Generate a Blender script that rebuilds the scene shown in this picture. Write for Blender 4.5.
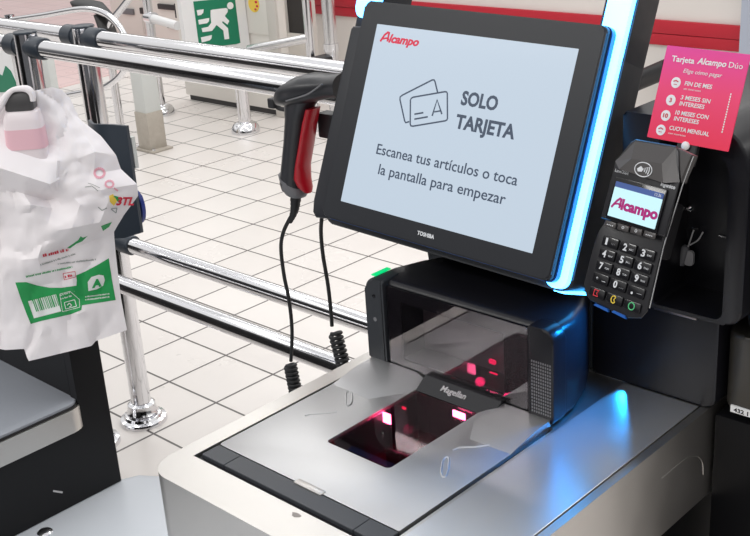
import bpy, bmesh, math, random
from mathutils import Vector, Matrix, noise
from mathutils.bvhtree import BVHTree
random.seed(7)
S = bpy.context.scene
for o in list(bpy.data.objects): bpy.data.objects.remove(o)
C = S.collection
R = math.radians
# ------------------------------------------------------------------ camera
F = 1135.53
CAM = Vector((0.79782, -0.79714, 1.52343))
CX = Vector((0.72776, 0.68300, -0.06230)); CY = Vector((0.20903, -0.30741, -0.92834)); CZ = Vector((-0.65320, 0.66258, -0.36649))
cd = bpy.data.cameras.new('camera'); cam = bpy.data.objects.new('camera', cd); C.objects.link(cam)
cam.matrix_world = Matrix(((CX.x, -CY.x, -CZ.x, CAM.x), (CX.y, -CY.y, -CZ.y, CAM.y), (CX.z, -CY.z, -CZ.z, CAM.z), (0, 0, 0, 1)))
cd.sensor_width = 36; cd.lens = F / 750 * 36; cd.clip_start = .02
S.camera = cam
# ------------------------------------------------------------------ light
S.view_settings.view_transform = 'Standard'; S.view_settings.look = 'None'
S.view_settings.gamma = 1; S.view_settings.use_curve_mapping = False; S.view_settings.exposure = 0.1
w = bpy.data.worlds.new('store_light'); S.world = w; w.use_nodes = True
nt = w.node_tree; nt.nodes.clear()
wo = nt.nodes.new('ShaderNodeOutputWorld'); bg = nt.nodes.new('ShaderNodeBackground'); tc = nt.nodes.new('ShaderNodeTexCoord')
sp = nt.nodes.new('ShaderNodeSeparateXYZ'); rp = nt.nodes.new('ShaderNodeValToRGB')
nt.links.new(tc.outputs['Generated'], sp.inputs[0]); nt.links.new(sp.outputs['Z'], rp.inputs[0]); nt.links.new(rp.outputs[0], bg.inputs[0]); nt.links.new(bg.outputs[0], wo.inputs[0])
cr = rp.color_ramp; cr.elements[0].position = 0.0; cr.elements[0].color = (.11, .11, .115, 1)
cr.elements[1].position = .75; cr.elements[1].color = (.90, .90, .91, 1)
e = cr.elements.new(.14); e.color = (.17, .17, .175, 1)
e = cr.elements.new(.22); e.color = (.48, .47, .46, 1)
e = cr.elements.new(.32); e.color = (.80, .79, .78, 1)
bg.inputs[1].default_value = 1.0
def area(name, loc, sx, sy, power, col=(1, .985, .96), rz=0):
    l = bpy.data.lights.new(name, 'AREA'); l.shape = 'RECTANGLE'; l.size = sx; l.size_y = sy; l.energy = power; l.color = col
    o = bpy.data.objects.new(name, l); C.objects.link(o); o.location = loc; o.rotation_euler = (0, 0, rz); return o
area('ceiling_light', (-.9, 1.9, 3.1), 4.5, .30, 28)
area('ceiling_light', (-2.2, 4.6, 3.1), 5.5, .30, 27)
area('ceiling_light', (-6.0, 4.2, 3.1), .30, 5.5, 26)
area('ceiling_light', (-3.6, 1.2, 3.1), .30, 5.5, 16)
area('ceiling_light', (-1.3, -2.4, 3.1), 4.5, .30, 65)
area('ceiling_light', (2.8, 2.4, 3.1), .30, 3.5, 26)

# ------------------------------------------------------------------ helpers
def ray(x, y): return CX * ((x - 375) / F) + CY * ((y - 268) / F) + CZ
def at(x, y, axis, val):                       # a measured photo point on a world plane
    d = ray(x, y); return CAM + d * ((val - CAM[axis]) / d[axis])
def mat(name, col, rough=.5, metal=0, emit=None, es=1, coat=0, spec=None, trans=0, alpha=1, aniso=0):
    m = bpy.data.materials.new(name); m.use_nodes = True; b = m.node_tree.nodes['Principled BSDF']
    b.inputs['Base Color'].default_value = (*col, 1); b.inputs['Roughness'].default_value = rough; b.inputs['Metallic'].default_value = metal
    if emit: b.inputs['Emission Color'].default_value = (*emit, 1); b.inputs['Emission Strength'].default_value = es
    if coat: b.inputs['Coat Weight'].default_value = coat; b.inputs['Coat Roughness'].default_value = .05
    if spec is not None: b.inputs['Specular IOR Level'].default_value = spec
    if trans: b.inputs['Transmission Weight'].default_value = trans
    b.inputs['Alpha'].default_value = alpha
    if aniso: b.inputs['Anisotropic'].default_value = aniso
    return m
def noisy(m, scale=(1, 1, 1), amt=.15, rough=(.25, .4), bump=0, base=None, base2=None, nscale=8, detail=4, coords='Object'):
    t = m.node_tree; n = t.nodes; b = n['Principled BSDF']
    tcn = n.new('ShaderNodeTexCoord'); mp = n.new('ShaderNodeMapping'); mp.inputs['Scale'].default_value = scale
    nz = n.new('ShaderNodeTexNoise'); nz.inputs['Scale'].default_value = nscale; nz.inputs['Detail'].default_value = detail
    t.links.new(tcn.outputs[coords], mp.inputs[0]); t.links.new(mp.outputs[0], nz.inputs[0])
    mr = n.new('ShaderNodeMapRange'); mr.inputs[3].default_value = rough[0]; mr.inputs[4].default_value = rough[1]
    t.links.new(nz.outputs[0], mr.inputs[0]); t.links.new(mr.outputs[0], b.inputs['Roughness'])
    if base:
        mx = n.new('ShaderNodeMix'); mx.data_type = 'RGBA'; mx.inputs[6].default_value = (*base, 1); mx.inputs[7].default_value = (*base2, 1)
        t.links.new(nz.outputs[0], mx.inputs[0]); t.links.new(mx.outputs[2], b.inputs['Base Color'])
    if bump:
        bp = n.new('ShaderNodeBump'); bp.inputs['Strength'].default_value = bump; bp.inputs['Distance'].default_value = .002
        t.links.new(nz.outputs[0], bp.inputs['Height']); t.links.new(bp.outputs[0], b.inputs['Normal'])
    return m
M = {}
M['steel'] = noisy(mat('brushed_steel', (.62, .61, .60), .3, 1), (1, 1, 1), rough=(.30, .44), base=(.545, .525, .50), base2=(.63, .61, .585), nscale=14, bump=.04)
M['steel_deck'] = noisy(mat('brushed_deck_steel', (.62, .62, .63), .3, .8), (3, 1, 1), rough=(.28, .34), base=(.60, .60, .61), base2=(.64, .64, .65), nscale=10)
M['platter'] = noisy(mat('platter_steel', (.7, .7, .7), .3, 1), (1, 1, 1), rough=(.36, .48), base=(.57, .57, .575), base2=(.66, .66, .665), nscale=20, bump=.03)
M['chrome'] = mat('chrome', (.78, .78, .80), .10, 1)
M['chrome_dull'] = mat('dull_chrome', (.74, .74, .75), .22, 1)
M['black'] = noisy(mat('black_plastic', (.018, .018, .02), .45), rough=(.38, .5), nscale=60)
M['graphite'] = noisy(mat('graphite_plastic', (.024, .027, .032), .5, spec=.4), rough=(.42, .55), nscale=60)
M['gloss'] = mat('gloss_black', (.008, .008, .010), .12)
M['soft'] = mat('satin_black', (.009, .009, .012), .3, spec=.3)
M['bezel'] = mat('bezel_black', (.015, .017, .022), .35, spec=.35)
M['rubber'] = mat('black_rubber', (.012, .012, .013), .55)
M['connector'] = mat('dark_connector', (.035, .045, .06), .35)
M['panel'] = mat('black_panel', (.006, .006, .007), .35, spec=.25)
M['white'] = mat('white_plastic', (.82, .82, .82), .4)
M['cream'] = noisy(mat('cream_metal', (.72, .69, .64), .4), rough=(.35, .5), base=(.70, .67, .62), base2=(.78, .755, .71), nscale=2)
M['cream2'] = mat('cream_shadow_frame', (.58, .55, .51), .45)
M['wallc'] = noisy(mat('wall_cream', (.75, .71, .67), .5), rough=(.4, .55), base=(.74, .70, .66), base2=(.80, .765, .73), nscale=1.2)
M['redband'] = mat('red_band', (.50, .012, .03), .55)
M['green'] = mat('sign_green', (.0, .20, .10), .4)
M['signwhite'] = mat('sign_white', (.85, .85, .85), .5)
M['yellow'] = mat('sticker_yellow', (.85, .6, .08), .4)
M['redink'] = mat('red_ink', (.6, .02, .05), .5)
M['pinkink'] = mat('pink_ink', (.80, .38, .45), .6)
M['greyink'] = mat('grey_ink', (.3, .32, .3), .6)
M['greenink'] = mat('green_ink', (.01, .33, .08), .55)
M['bagwhite'] = mat('bag_ink_white', (.80, .82, .80), .55)
M['blue'] = mat('blue_plastic', (.01, .03, .22), .35)
M['gunmetal'] = mat('gun_black', (.020, .021, .025), .32)
M['redgrip'] = mat('red_grip', (.42, .002, .012), .35, coat=.3)
M['greytip'] = mat('grey_tip', (.16, .16, .17), .5)
M['deskgrey'] = noisy(mat('grey_laminate', (.30, .32, .36), .45), rough=(.4, .5), base=(.29, .31, .345), base2=(.33, .35, .39), nscale=150)
M['platform'] = noisy(mat('light_grey_plate', (.6, .63, .67), .35), rough=(.3, .42), base=(.56, .595, .64), base2=(.62, .65, .69), nscale=5)
M['strip'] = mat('dark_strip', (.036, .04, .048), .45)
M['screen'] = mat('screen', (.05, .05, .05), .15, emit=(.46, .55, .65), es=1.0)
M['screenink'] = mat('screen_ink', (.02, .03, .05), .4, emit=(.022, .035, .06), es=1)
M['screenred'] = mat('screen_red', (.4, .01, .03), .4, emit=(.30, .004, .03), es=1)
M['led'] = mat('led_cyan', (.5, .7, .8), .4, emit=(.40, 3.2, 8.0), es=1.0)
M['ledblue'] = mat('led_blue', (.05, .2, .6), .4, emit=(.0, .30, 1.3), es=1.0)
M['ledgreen'] = mat('led_green', (.0, .3, .1), .4, emit=(.0, .55, .16), es=1)
M['redlamp'] = mat('red_lamp', (.5, .1, .2), .4, emit=(18, 3.2, 7.0), es=1)
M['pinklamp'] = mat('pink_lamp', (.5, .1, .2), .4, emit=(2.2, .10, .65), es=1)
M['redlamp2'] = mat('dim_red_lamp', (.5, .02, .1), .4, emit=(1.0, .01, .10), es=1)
M['well'] = mat('scanner_well', (.05, .006, .012), .22, coat=.5)
M['keywhite'] = mat('key_print', (.7, .72, .75), .5)
M['key'] = mat('key_black', (.015, .015, .018), .3)
M['chamfer'] = mat('pinpad_grey_chamfer', (.06, .055, .055), .3)
M['pindisp'] = mat('pinpad_display', (.1, .1, .1), .2, emit=(.50, .80, .88), es=1)
M['pinbar'] = mat('pinpad_status_bar', (.02, .03, .1), .2, emit=(.04, .08, .22), es=1)
M['pinlogo'] = mat('pinpad_logo', (.2, .0, .1), .3, emit=(.20, .01, .08), es=1)
M['keyred'] = mat('key_red', (.75, .03, .05), .5); M['keyyellow'] = mat('key_yellow', (.75, .55, .05), .5); M['keygreen'] = mat('key_green', (.08, .5, .2), .5)
M['blueglow'] = mat('painted_blue_glow', (.01, .10, .42), .3)  # plain blue colour standing in for LED light
M['bronze'] = mat('warm_dark_grey', (.06, .055, .047), .42, .3)
M['slot'] = mat('printer_slot_metal', (.16, .14, .14), .3, .8)
M['footbeige'] = noisy(mat('beige_foot', (.45, .41, .35), .5), rough=(.4, .6), base=(.36, .32, .27), base2=(.52, .48, .42), nscale=30)
M['postgrey'] = mat('pale_grey_post', (.62, .64, .62), .4)
M['darkhole'] = mat('dark_opening', (.03, .028, .028), .5)
M['silver'] = mat('silver_print', (.5, .49, .5), .4)
M['plasticwrap'] = mat('bottle_white', (.82, .74, .76), .3)
M['bottlepink'] = mat('bottle_pink', (.80, .50, .56), .35)
M['cap'] = mat('bottle_cap', (.06, .058, .06), .4)
# clear tinted glass of the two scanner windows
def glassmat(name, tint, mixf, gcol=(1, 1, 1)):
    m = bpy.data.materials.new(name); m.use_nodes = True; t = m.node_tree; t.nodes.clear()
    o = t.nodes.new('ShaderNodeOutputMaterial'); mx = t.nodes.new('ShaderNodeMixShader'); tr = t.nodes.new('ShaderNodeBsdfTransparent'); gl = t.nodes.new('ShaderNodeBsdfGlossy')
    lw = t.nodes.new('ShaderNodeLayerWeight'); lw.inputs[0].default_value = .5; pw = t.nodes.new('ShaderNodeMath'); pw.operation = 'POWER'; pw.inputs[1].default_value = 4; t.links.new(lw.outputs['Facing'], pw.inputs[0])
    fr = t.nodes.new('ShaderNodeMapRange'); fr.inputs[3].default_value = mixf; fr.inputs[4].default_value = .9; t.links.new(pw.outputs[0], fr.inputs[0])
    tr.inputs[0].default_value = (*tint, 1); gl.inputs[0].default_value = (*gcol, 1); gl.inputs[1].default_value = .02
    t.links.new(fr.outputs[0], mx.inputs[0]); t.links.new(tr.outputs[0], mx.inputs[1]); t.links.new(gl.outputs[0], mx.inputs[2]); t.links.new(mx.outputs[0], o.inputs[0]); return m
M['glass'] = glassmat('scanner_glass', (.80, .60, .65), .05)
M['glass2'] = glassmat('tower_glass', (.85, .80, .83), .06)
# bag film with thin translucency
m = noisy(mat('bag_film', (.80, .76, .77), .45), rough=(.38, .55), base=(.86, .81, .825), base2=(.92, .885, .895), nscale=9, bump=.15); M['bag'] = m
# card: printed fade from magenta to red
m = mat('promo_card', (.8, .1, .3), .3); t = m.node_tree; n = t.nodes
tcn = n.new('ShaderNodeTexCoord'); sx = n.new('ShaderNodeSeparateXYZ'); mr = n.new('ShaderNodeMapRange'); rr = n.new('ShaderNodeValToRGB')
t.links.new(tcn.outputs['Object'], sx.inputs[0]); t.links.new(sx.outputs['Y'], mr.inputs[0]); mr.inputs[1].default_value = -.05; mr.inputs[2].default_value = .05
t.links.new(mr.outputs[0], rr.inputs[0]); t.links.new(rr.outputs[0], n['Principled BSDF'].inputs['Base Color'])
rr.color_ramp.elements[0].color = (.88, .015, .075, 1); rr.color_ramp.elements[1].color = (.78, .02, .30, 1); e = rr.color_ramp.elements.new(.55); e.color = (.88, .035, .16, 1)
M['card'] = m
# floor tiles
def tilemat(name, c1, c2, grout, rough=(.22, .36)):
    m = bpy.data.materials.new(name); m.use_nodes = True; t = m.node_tree; n = t.nodes; b = n['Principled BSDF']
    g = n.new('ShaderNodeTexCoord'); sep = n.new('ShaderNodeSeparateXYZ'); t.links.new(g.outputs['Object'], sep.inputs[0])
    def mth(op, a, bb=None):
        q = n.new('ShaderNodeMath'); q.operation = op
        for i, v in enumerate((a, bb)):
            if v is None: continue
            if isinstance(v, (int, float)): q.inputs[i].default_value = v
            else: t.links.new(v, q.inputs[i])
        return q.outputs[0]
    masks = []; cells = []
    for ax, off in (('X', 3.56), ('Y', -2.69)):
        u = mth('DIVIDE', mth('ADD', sep.outputs[ax], off), .22)
        fr = mth('FRACT', mth('ADD', u, 100.5)); d = mth('ABSOLUTE', mth('SUBTRACT', fr, .5)); cells.append(mth('FLOOR', u))
        q = n.new('ShaderNodeMapRange'); q.inputs[1].default_value = .0130; q.inputs[2].default_value = .0185; q.inputs[3].default_value = 1; q.inputs[4].default_value = 0
        t.links.new(d, q.inputs[0]); masks.append(q.outputs[0])
    mk = mth('MAXIMUM', *masks)
    cb = n.new('ShaderNodeCombineXYZ'); t.links.new(cells[0], cb.inputs[0]); t.links.new(cells[1], cb.inputs[1])
    wn = n.new('ShaderNodeTexWhiteNoise'); t.links.new(cb.outputs[0], wn.inputs[0])
    nz = n.new('ShaderNodeTexNoise'); nz.inputs['Scale'].default_value = 3; nz.inputs['Detail'].default_value = 5; t.links.new(g.outputs['Object'], nz.inputs[0])
    f = mth('ADD', mth('MULTIPLY', wn.outputs[0], .35), mth('MULTIPLY', nz.outputs[0], .65))
    a = n.new('ShaderNodeMix'); a.data_type = 'RGBA'; a.inputs[6].default_value = (*c1, 1); a.inputs[7].default_value = (*c2, 1); t.links.new(f, a.inputs[0])
    c = n.new('ShaderNodeMix'); c.data_type = 'RGBA'; c.inputs[7].default_value = (*grout, 1); t.links.new(a.outputs[2], c.inputs[6]); t.links.new(mk, c.inputs[0])
    t.links.new(c.outputs[2], b.inputs['Base Color'])
    q = n.new('ShaderNodeMapRange'); q.inputs[3].default_value = rough[0]; q.inputs[4].default_value = rough[1]; t.links.new(nz.outputs[0], q.inputs[0]); t.links.new(q.outputs[0], b.inputs['Roughness'])
    bp = n.new('ShaderNodeBump'); bp.inputs['Strength'].default_value = .3; bp.inputs['Distance'].default_value = -.002; t.links.new(mk, bp.inputs['Height']); t.links.new(bp.outputs[0], b.inputs['Normal'])
    return m
M['tile'] = tilemat('floor_tiles', (.70, .655, .62), (.80, .76, .725), (.075, .065, .06))
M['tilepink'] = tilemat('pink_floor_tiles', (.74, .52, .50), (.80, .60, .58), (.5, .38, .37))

def link(name, me, m=None, parent=None):
    o = bpy.data.objects.new(name, me); C.objects.link(o)
    if m is not None: me.materials.append(M[m] if isinstance(m, str) else m)
    if parent is not None: o.parent = parent
    return o
def obj(name, bm, m, parent=None, smooth=True, ang=35):
    me = bpy.data.meshes.new(name); bmesh.ops.recalc_face_normals(bm, faces=bm.faces)
    bm.to_mesh(me); bm.free()
    if smooth:
        me.shade_smooth()
        try: me.set_sharp_from_angle(angle=R(ang))
        except Exception: pass
    return link(name, me, m, parent)
def tag(o, label, cat, group=None, kind=None):
    if label: o['label'] = label
    if cat: o['category'] = cat
    if group: o['group'] = group
    if kind: o['kind'] = kind
    return o
def thing(name, label, cat, loc=(0, 0, 0), rot=None, group=None):
    o = bpy.data.objects.new(name, None); C.objects.link(o); o.empty_display_size = .05
    if rot is not None: o.matrix_world = Matrix.Translation(loc) @ rot.to_4x4()
    else: o.location = loc
    return tag(o, label, cat, group)
def B(): return bmesh.new()
def box(bm, x0, x1, y0, y1, z0, z1, bev=0, seg=2):
    vs = [bm.verts.new((x, y, z)) for x in (x0, x1) for y in (y0, y1) for z in (z0, z1)]
    fs = [bm.faces.new([vs[i] for i in q]) for q in ((0, 1, 3, 2), (4, 6, 7, 5), (0, 4, 5, 1), (2, 3, 7, 6), (0, 2, 6, 4), (1, 5, 7, 3))]
    if bev:
        es = list({e for f in fs for e in f.edges}); bmesh.ops.bevel(bm, geom=es, offset=bev, segments=seg, affect='EDGES', profile=.5)
    return bm
def rrect(x0, x1, y0, y1, r, n=6):
    if not hasattr(r, '__len__'): r = (r,) * 4     # order: (x1,y1) (x0,y1) (x0,y0) (x1,y0)
    P = []
    for (cx, cy, a0, rr) in ((x1 - r[0], y1 - r[0], 0, r[0]), (x0 + r[1], y1 - r[1], 90, r[1]), (x0 + r[2], y0 + r[2], 180, r[2]), (x1 - r[3], y0 + r[3], 270, r[3])):
        if rr <= 0: P.append((cx, cy)); continue
        for k in range(n + 1):
            a = R(a0 + 90 * k / n); P.append((cx + rr * math.cos(a), cy + rr * math.sin(a)))
    return P
def prism(bm, poly, a, b, ax='xy', bev=0, seg=2, sb=None):
    mp = {'xy': lambda p, h: (p[0], p[1], h), 'xz': lambda p, h: (p[0], h, p[1]), 'yz': lambda p, h: (h, p[0], p[1])}[ax]
    pb = sb or poly
    v0 = [bm.verts.new(mp(p, a)) for p in poly]; v1 = [bm.verts.new(mp(p, b)) for p in pb]
    f0 = bm.faces.new(v0); f1 = bm.faces.new(v1[::-1]); n = len(poly)
    for i in range(n): bm.faces.new([v0[i], v1[i], v1[(i + 1) % n], v0[(i + 1) % n]])
    if bev: bmesh.ops.bevel(bm, geom=list(f0.edges) + list(f1.edges), offset=bev, segments=seg, affect='EDGES', profile=.5)
    return bm
def frame_of(d):
    d = d.normalized(); u = Vector((0, 0, 1)) if abs(d.z) < .9 else Vector((1, 0, 0)); a = d.cross(u).normalized(); return a, a.cross(d).normalized()
def tube(bm, pts, r, n=16, cap=True, closed=False):
    pts = [Vector(p) for p in pts]; N = len(pts); rings = []; a = None
    for i, p in enumerate(pts):
        if closed: d = pts[(i + 1) % N] - pts[i - 1]
        else: d = pts[min(i + 1, N - 1)] - pts[max(i - 1, 0)]
        d.normalize()
        if a is None: a, b = frame_of(d)
        else:
            a = (a - d * a.dot(d)).normalized(); b = a.cross(d).normalized()
        rr = r[i] if hasattr(r, '__len__') else r
        rings.append([bm.verts.new(p + a * rr * math.cos(2 * math.pi * k / n) + b * rr * math.sin(2 * math.pi * k / n)) for k in range(n)])
    for i in range(N if closed else N - 1):
        A, Bq = rings[i], rings[(i + 1) % N]
        for k in range(n): bm.faces.new([A[k], A[(k + 1) % n], Bq[(k + 1) % n], Bq[k]])
    if cap and not closed: bm.faces.new(rings[0]); bm.faces.new(rings[-1][::-1])
    return bm
def lathe(bm, prof, c, n=32):
    rings = []
    for r, z in prof: rings.append([bm.verts.new((c[0] + r * math.cos(2 * math.pi * k / n), c[1] + r * math.sin(2 * math.pi * k / n), c[2] + z)) for k in range(n)])
    for i in range(len(rings) - 1):
        for k in range(n): bm.faces.new([rings[i][k], rings[i][(k + 1) % n], rings[i + 1][(k + 1) % n], rings[i + 1][k]])
    bm.faces.new(rings[0]); bm.faces.new(rings[-1]); return bm
def loft(bm, secs, n=20):          # secs: (center, axis_a, axis_b, ra, rb, power)
    rings = []
    for c, a, b, ra, rb, pw in secs:
        c, a, b = Vector(c), Vector(a).normalized(), Vector(b).normalized(); rg = []
        for k in range(n):
            t = 2 * math.pi * k / n; cs, sn = math.cos(t), math.sin(t)
            rg.append(bm.verts.new(c + a * ra * math.copysign(abs(cs) ** pw, cs) + b * rb * math.copysign(abs(sn) ** pw, sn)))
        rings.append(rg)
    for i in range(len(rings) - 1):
        for k in range(n): bm.faces.new([rings[i][k], rings[i][(k + 1) % n], rings[i + 1][(k + 1) % n], rings[i + 1][k]])
    bm.faces.new(rings[0]); bm.faces.new(rings[-1]); return bm
def smoothpath(P, k=8):
    P = [Vector(p) for p in P]; out = []
    Q = [P[0] * 2 - P[1]] + P + [P[-1] * 2 - P[-2]]
    for i in range(1, len(Q) - 2):
        for j in range(k):
            t = j / k; p0, p1, p2, p3 = Q[i - 1:i + 3]
            out.append(.5 * ((2 * p1) + (p2 - p0) * t + (2 * p0 - 5 * p1 + 4 * p2 - p3) * t * t + (3 * p1 - p0 - 3 * p2 + p3) * t ** 3))
    out.append(P[-1]); return out
def cut(o, bm, solver='EXACT'):
    me = bpy.data.meshes.new('cutter'); bmesh.ops.recalc_face_normals(bm, faces=bm.faces); bm.to_mesh(me); bm.free()
    c = bpy.data.objects.new('cutter', me); C.objects.link(c); c.matrix_world = o.matrix_world
    md = o.modifiers.new('b', 'BOOLEAN'); md.object = c; md.operation = 'DIFFERENCE'; md.solver = solver
    if o.parent: c.parent = o.parent
    bpy.context.view_layer.update()
    new = bpy.data.meshes.new_from_object(o.evaluated_get(bpy.context.evaluated_depsgraph_get()))
    old = o.data; o.modifiers.clear(); o.data = new; bpy.data.objects.remove(c); bpy.data.meshes.remove(me)
    new.shade_smooth()
    try: new.set_sharp_from_angle(angle=R(30))
    except Exception: pass
def textmesh(s, bold=0, shear=0, ext=.02, spacing=1):
    cu = bpy.data.curves.new('t', 'FONT'); cu.body = s; cu.size = 1; cu.offset = bold; cu.shear = shear; cu.extrude = ext; cu.resolution_u = 3; cu.space_character = spacing
    o = bpy.data.objects.new('t', cu); C.objects.link(o); bpy.context.view_layer.update()
    me = bpy.data.meshes.new_from_object(o.evaluated_get(bpy.context.evaluated_depsgraph_get())); bpy.data.objects.remove(o); bpy.data.curves.remove(cu); return me
def text(name, s, u0, u1, v, m, parent, n=.0005, h=None, mtx=None, bold=.0, shear=0, spacing=1):
    """lettering in the local xy plane: baseline v, from u0 to u1"""
    me = textmesh(s, bold, shear, .01, spacing); xs = [q.co.x for q in me.vertices]; x0, x1 = min(xs), max(xs); k = (u1 - u0) / (x1 - x0); kh = k if h is None else h / .73
    for q in me.vertices: q.co = Vector((u0 + (q.co.x - x0) * k, v + q.co.y * kh, n + q.co.z * .01))
    if mtx is not None: me.transform(mtx)
    return link(name, me, m, parent)
def strokes(bm, P, w, z, closed=False, th=.0003):      # flat outlined line in the local xy plane
    P = [Vector((p[0], p[1])) for p in P]; N = len(P); L = []; Rr = []
    for i in range(N):
        a = P[i - 1] if (i or closed) else P[i]; b = P[(i + 1) % N] if (i < N - 1 or closed) else P[i]
        d = (b - a).normalized(); nn = Vector((-d.y, d.x)) * w / 2; L.append(P[i] + nn); Rr.append(P[i] - nn)
    for i in range(N if closed else N - 1):
        j = (i + 1) % N
        quad = [L[i], L[j], Rr[j], Rr[i]]; prism(bm, [(q.x, q.y) for q in quad], z, z + th)
    return bm

# ================================================================== setting
tag(obj('floor', box(B(), -16, 4, -3, 16, -.05, 0), 'tile', smooth=False), None, None, kind='structure')
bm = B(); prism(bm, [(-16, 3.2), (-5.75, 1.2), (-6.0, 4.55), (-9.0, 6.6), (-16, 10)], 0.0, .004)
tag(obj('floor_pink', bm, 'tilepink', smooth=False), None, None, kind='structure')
wb = obj('wall_back', box(B(), -4.35, 3.0, 4.0, 4.12, 0, 1.35), 'wallc', smooth=False); tag(wb, None, None, kind='structure')
bm = B(); box(bm, -4.33, 3.0, 3.985, 4.0, .455, .508, .003); box(bm, -4.33, 3.0, 3.98, 4.0, .51, .572, .004)
tag(obj('trim_1', bm, 'redband'), None, None, kind='structure')
tag(obj('trim_2', box(B(), -1.50, -1.25, 3.90, 3.975, 0, 1.4), mat('blue_grey_column', (.42, .46, .55), .4), smooth=False), None, None, kind='structure')

# ================================================================== guard rails
def flange(bm, x, y, r=.066):
    return lathe(bm, [(r, 0), (r, .006), (r * .96, .012), (r * .80, .015), (r * .74, .022), (r * .5, .026), (.044, .030), (.040, .036), (.038, .055), (.0305, .060)], (x, y, 0), 40)
def fence(x, y, top, zs, x1, x0, label, conn_sides):
    t = thing('guard_rail', label, 'railing', (x, y, 0), None)
    lx = 0
    obj('post', lathe(B(), [(.0275, .0), (.0275, top - .008), (.027, top - .002), (.015, top)], (0, 0, 0), 32), 'chrome', t)
    tag(obj('base_flange', flange(B(), 0, 0), 'chrome', t), 'round chrome floor flange', None)
    obj('post_cap', lathe(B(), [(.0280, top - .004), (.0282, top - .001), (.026, top + .001), (.005, top + .002)], (0, 0, 0), 32), 'connector', t)
    for z in zs:
        obj('rail', tube(B(), [(.05, 0, z), (x1 - x, 0, z)], .0208, 72), 'chrome', t)
        tag(obj('rail_connector', tube(B(), [(.0, 0, z), (.03, 0, z), (.031, 0, z), (.074, 0, z), (.078, 0, z)], [.0230, .0230, .0262, .0262, .0240], 32), 'connector', t), 'dark plastic socket joining rail to post', None)
        if z > .8:
            obj('rail', tube(B(), [(-.05, 0, z), (x0 - x, 0, z)], .0208, 72), 'chrome', t)
            obj('rail_connector', tube(B(), [(.0, 0, z), (-.03, 0, z), (-.031, 0, z), (-.074, 0, z)], [.0230, .0230, .0262, .0262], 32), 'connector', t)
    return t
pB = at(144, 420, 2, 0); pA = at(96.5, 443, 2, 0)
fence(pB.x, pB.y, 1.10, (1.072, .539), -.35, -3.4, 'farther chrome guard rail of the pair, its post on a fully visible round flange', 1)
def nearz(px, py): return at(px, py, 1, pA.y).z
fence(pA.x, pA.y, 1.112, (nearz(145, 64.5), nearz(230, 325)), -.35, -3.2, 'nearer chrome guard rail of the pair, its post hidden behind the white bag', 1)

# ================================================================== far gates and counters
def dome(name, px, py, top, label, r=.027, extra=None, parent=None):
    p = at(px, py, 2, 0)
    t = thing(name, label, 'post', p)
    obj('tube', tube(B(), [(0, 0, .04), (0, 0, top)], r, 24), 'chrome', t)
    obj('domed_foot', lathe(B(), [(.078, 0), (.078, .012), (.074, .03), (.062, .048), (.045, .058), (.036, .062)], (0, 0, 0), 32), 'chrome', t)
    return t, p
t, p = dome('gate_post', 162, 114, 1.05, 'slim chrome post with domed foot and short side arm, beyond the pale square post')
a = at(156, 18, 1, p.y) - p; b = at(181, 24, 0, p.x + .55) - p
obj('side_arm', tube(B(), [(0, 0, a.z), (.34, -.06, a.z - .015)], .024, 20), 'white', t)
obj('arm_collar', tube(B(), [(-.01, 0, a.z), (.06, -.01, a.z)], .034, 20), 'chrome', t)
t, p = dome('gate_post', 246, 132, .30, 'short chrome post with domed foot in front of the cream cabinet', .034)
obj('post_head', tube(B(), [(0, 0, .28), (0, 0, .33)], .038, 24), 'chrome_dull', t)

# pale square post with beige foot
p = at(153.5, 149, 2, 0)
t = thing('square_post', 'pale grey square metal post with beige lower sleeve and bolted foot plate', 'post', p)
obj('upper_shaft', box(B(), -.048, .048, -.048, .048, .20, .52, .004), 'postgrey', t)
obj('lower_sleeve', box(B(), -.052, .052, -.052, .052, .012, .205, .003), 'footbeige', t)
obj('foot_plate', box(B(), -.085, .085, -.065, .065, 0, .012, .003), 'footbeige', t)
for sx in (-1, 1): obj('bolt', lathe(B(), [(.010, .012), (.010, .022), (.004, .024)], (sx * .068, -.045, 0), 8), 'chrome_dull', t)

# white board carrying the exit sign
XS = -4.15
def sg(x, y, off=0): v = at(x, y, 0, XS + off); return v
t = thing('exit_sign_board', 'white board with green running man exit sign, right of the slim chrome post', 'sign', (XS, 3.2, 0))
def local(o, v): return v - o.matrix_world.translation
bpy.context.view_layer.update()
def polyX(bm, P, off, th=.003, t=t):                     # polygon measured on the sign board
    V = [Vector(sg(x, y)) - Vector((XS, 3.2, 0)) for x, y in P]
    a = [bm.verts.new((off, v.y, v.z)) for v in V]; b = [bm.verts.new((off + th, v.y, v.z)) for v in V]; n = len(P)
    bm.faces.new(a); bm.faces.new(b[::-1])
    for i in range(n): bm.faces.new([a[i], b[i], b[(i + 1) % n], a[(i + 1) % n]])
    return bm
obj('board', polyX(B(), [(179, -8), (243, -14), (252, 62), (190, 72)], -.03, .03), 'white', t, smooth=False)
obj('sign_face', polyX(B(), [(193.2, 1.5), (234.5, -2.5), (240.1, 42.8), (236, 44), (211.5, 47), (199, 45.5)], 0, .003), 'green', t, smooth=False)
def sc(L): return [(188 + a / 10.3, b / 10.3) for a, b in L]
man = B()
polyX(man, sc([(228, 105), (250, 98), (385, 82), (402, 92), (402, 122), (372, 165), (418, 215), (400, 252), (350, 215), (345, 232), (405, 290), (418, 400), (372, 405), (360, 315), (288, 255), (240, 318), (145, 330), (135, 290), (205, 275), (235, 235), (228, 170)]), .003)
polyX(man, sc([(430 + 32 * math.cos(k * math.pi / 8), 58 + 37 * math.sin(k * math.pi / 8)) for k in range(16)]), .003)
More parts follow.
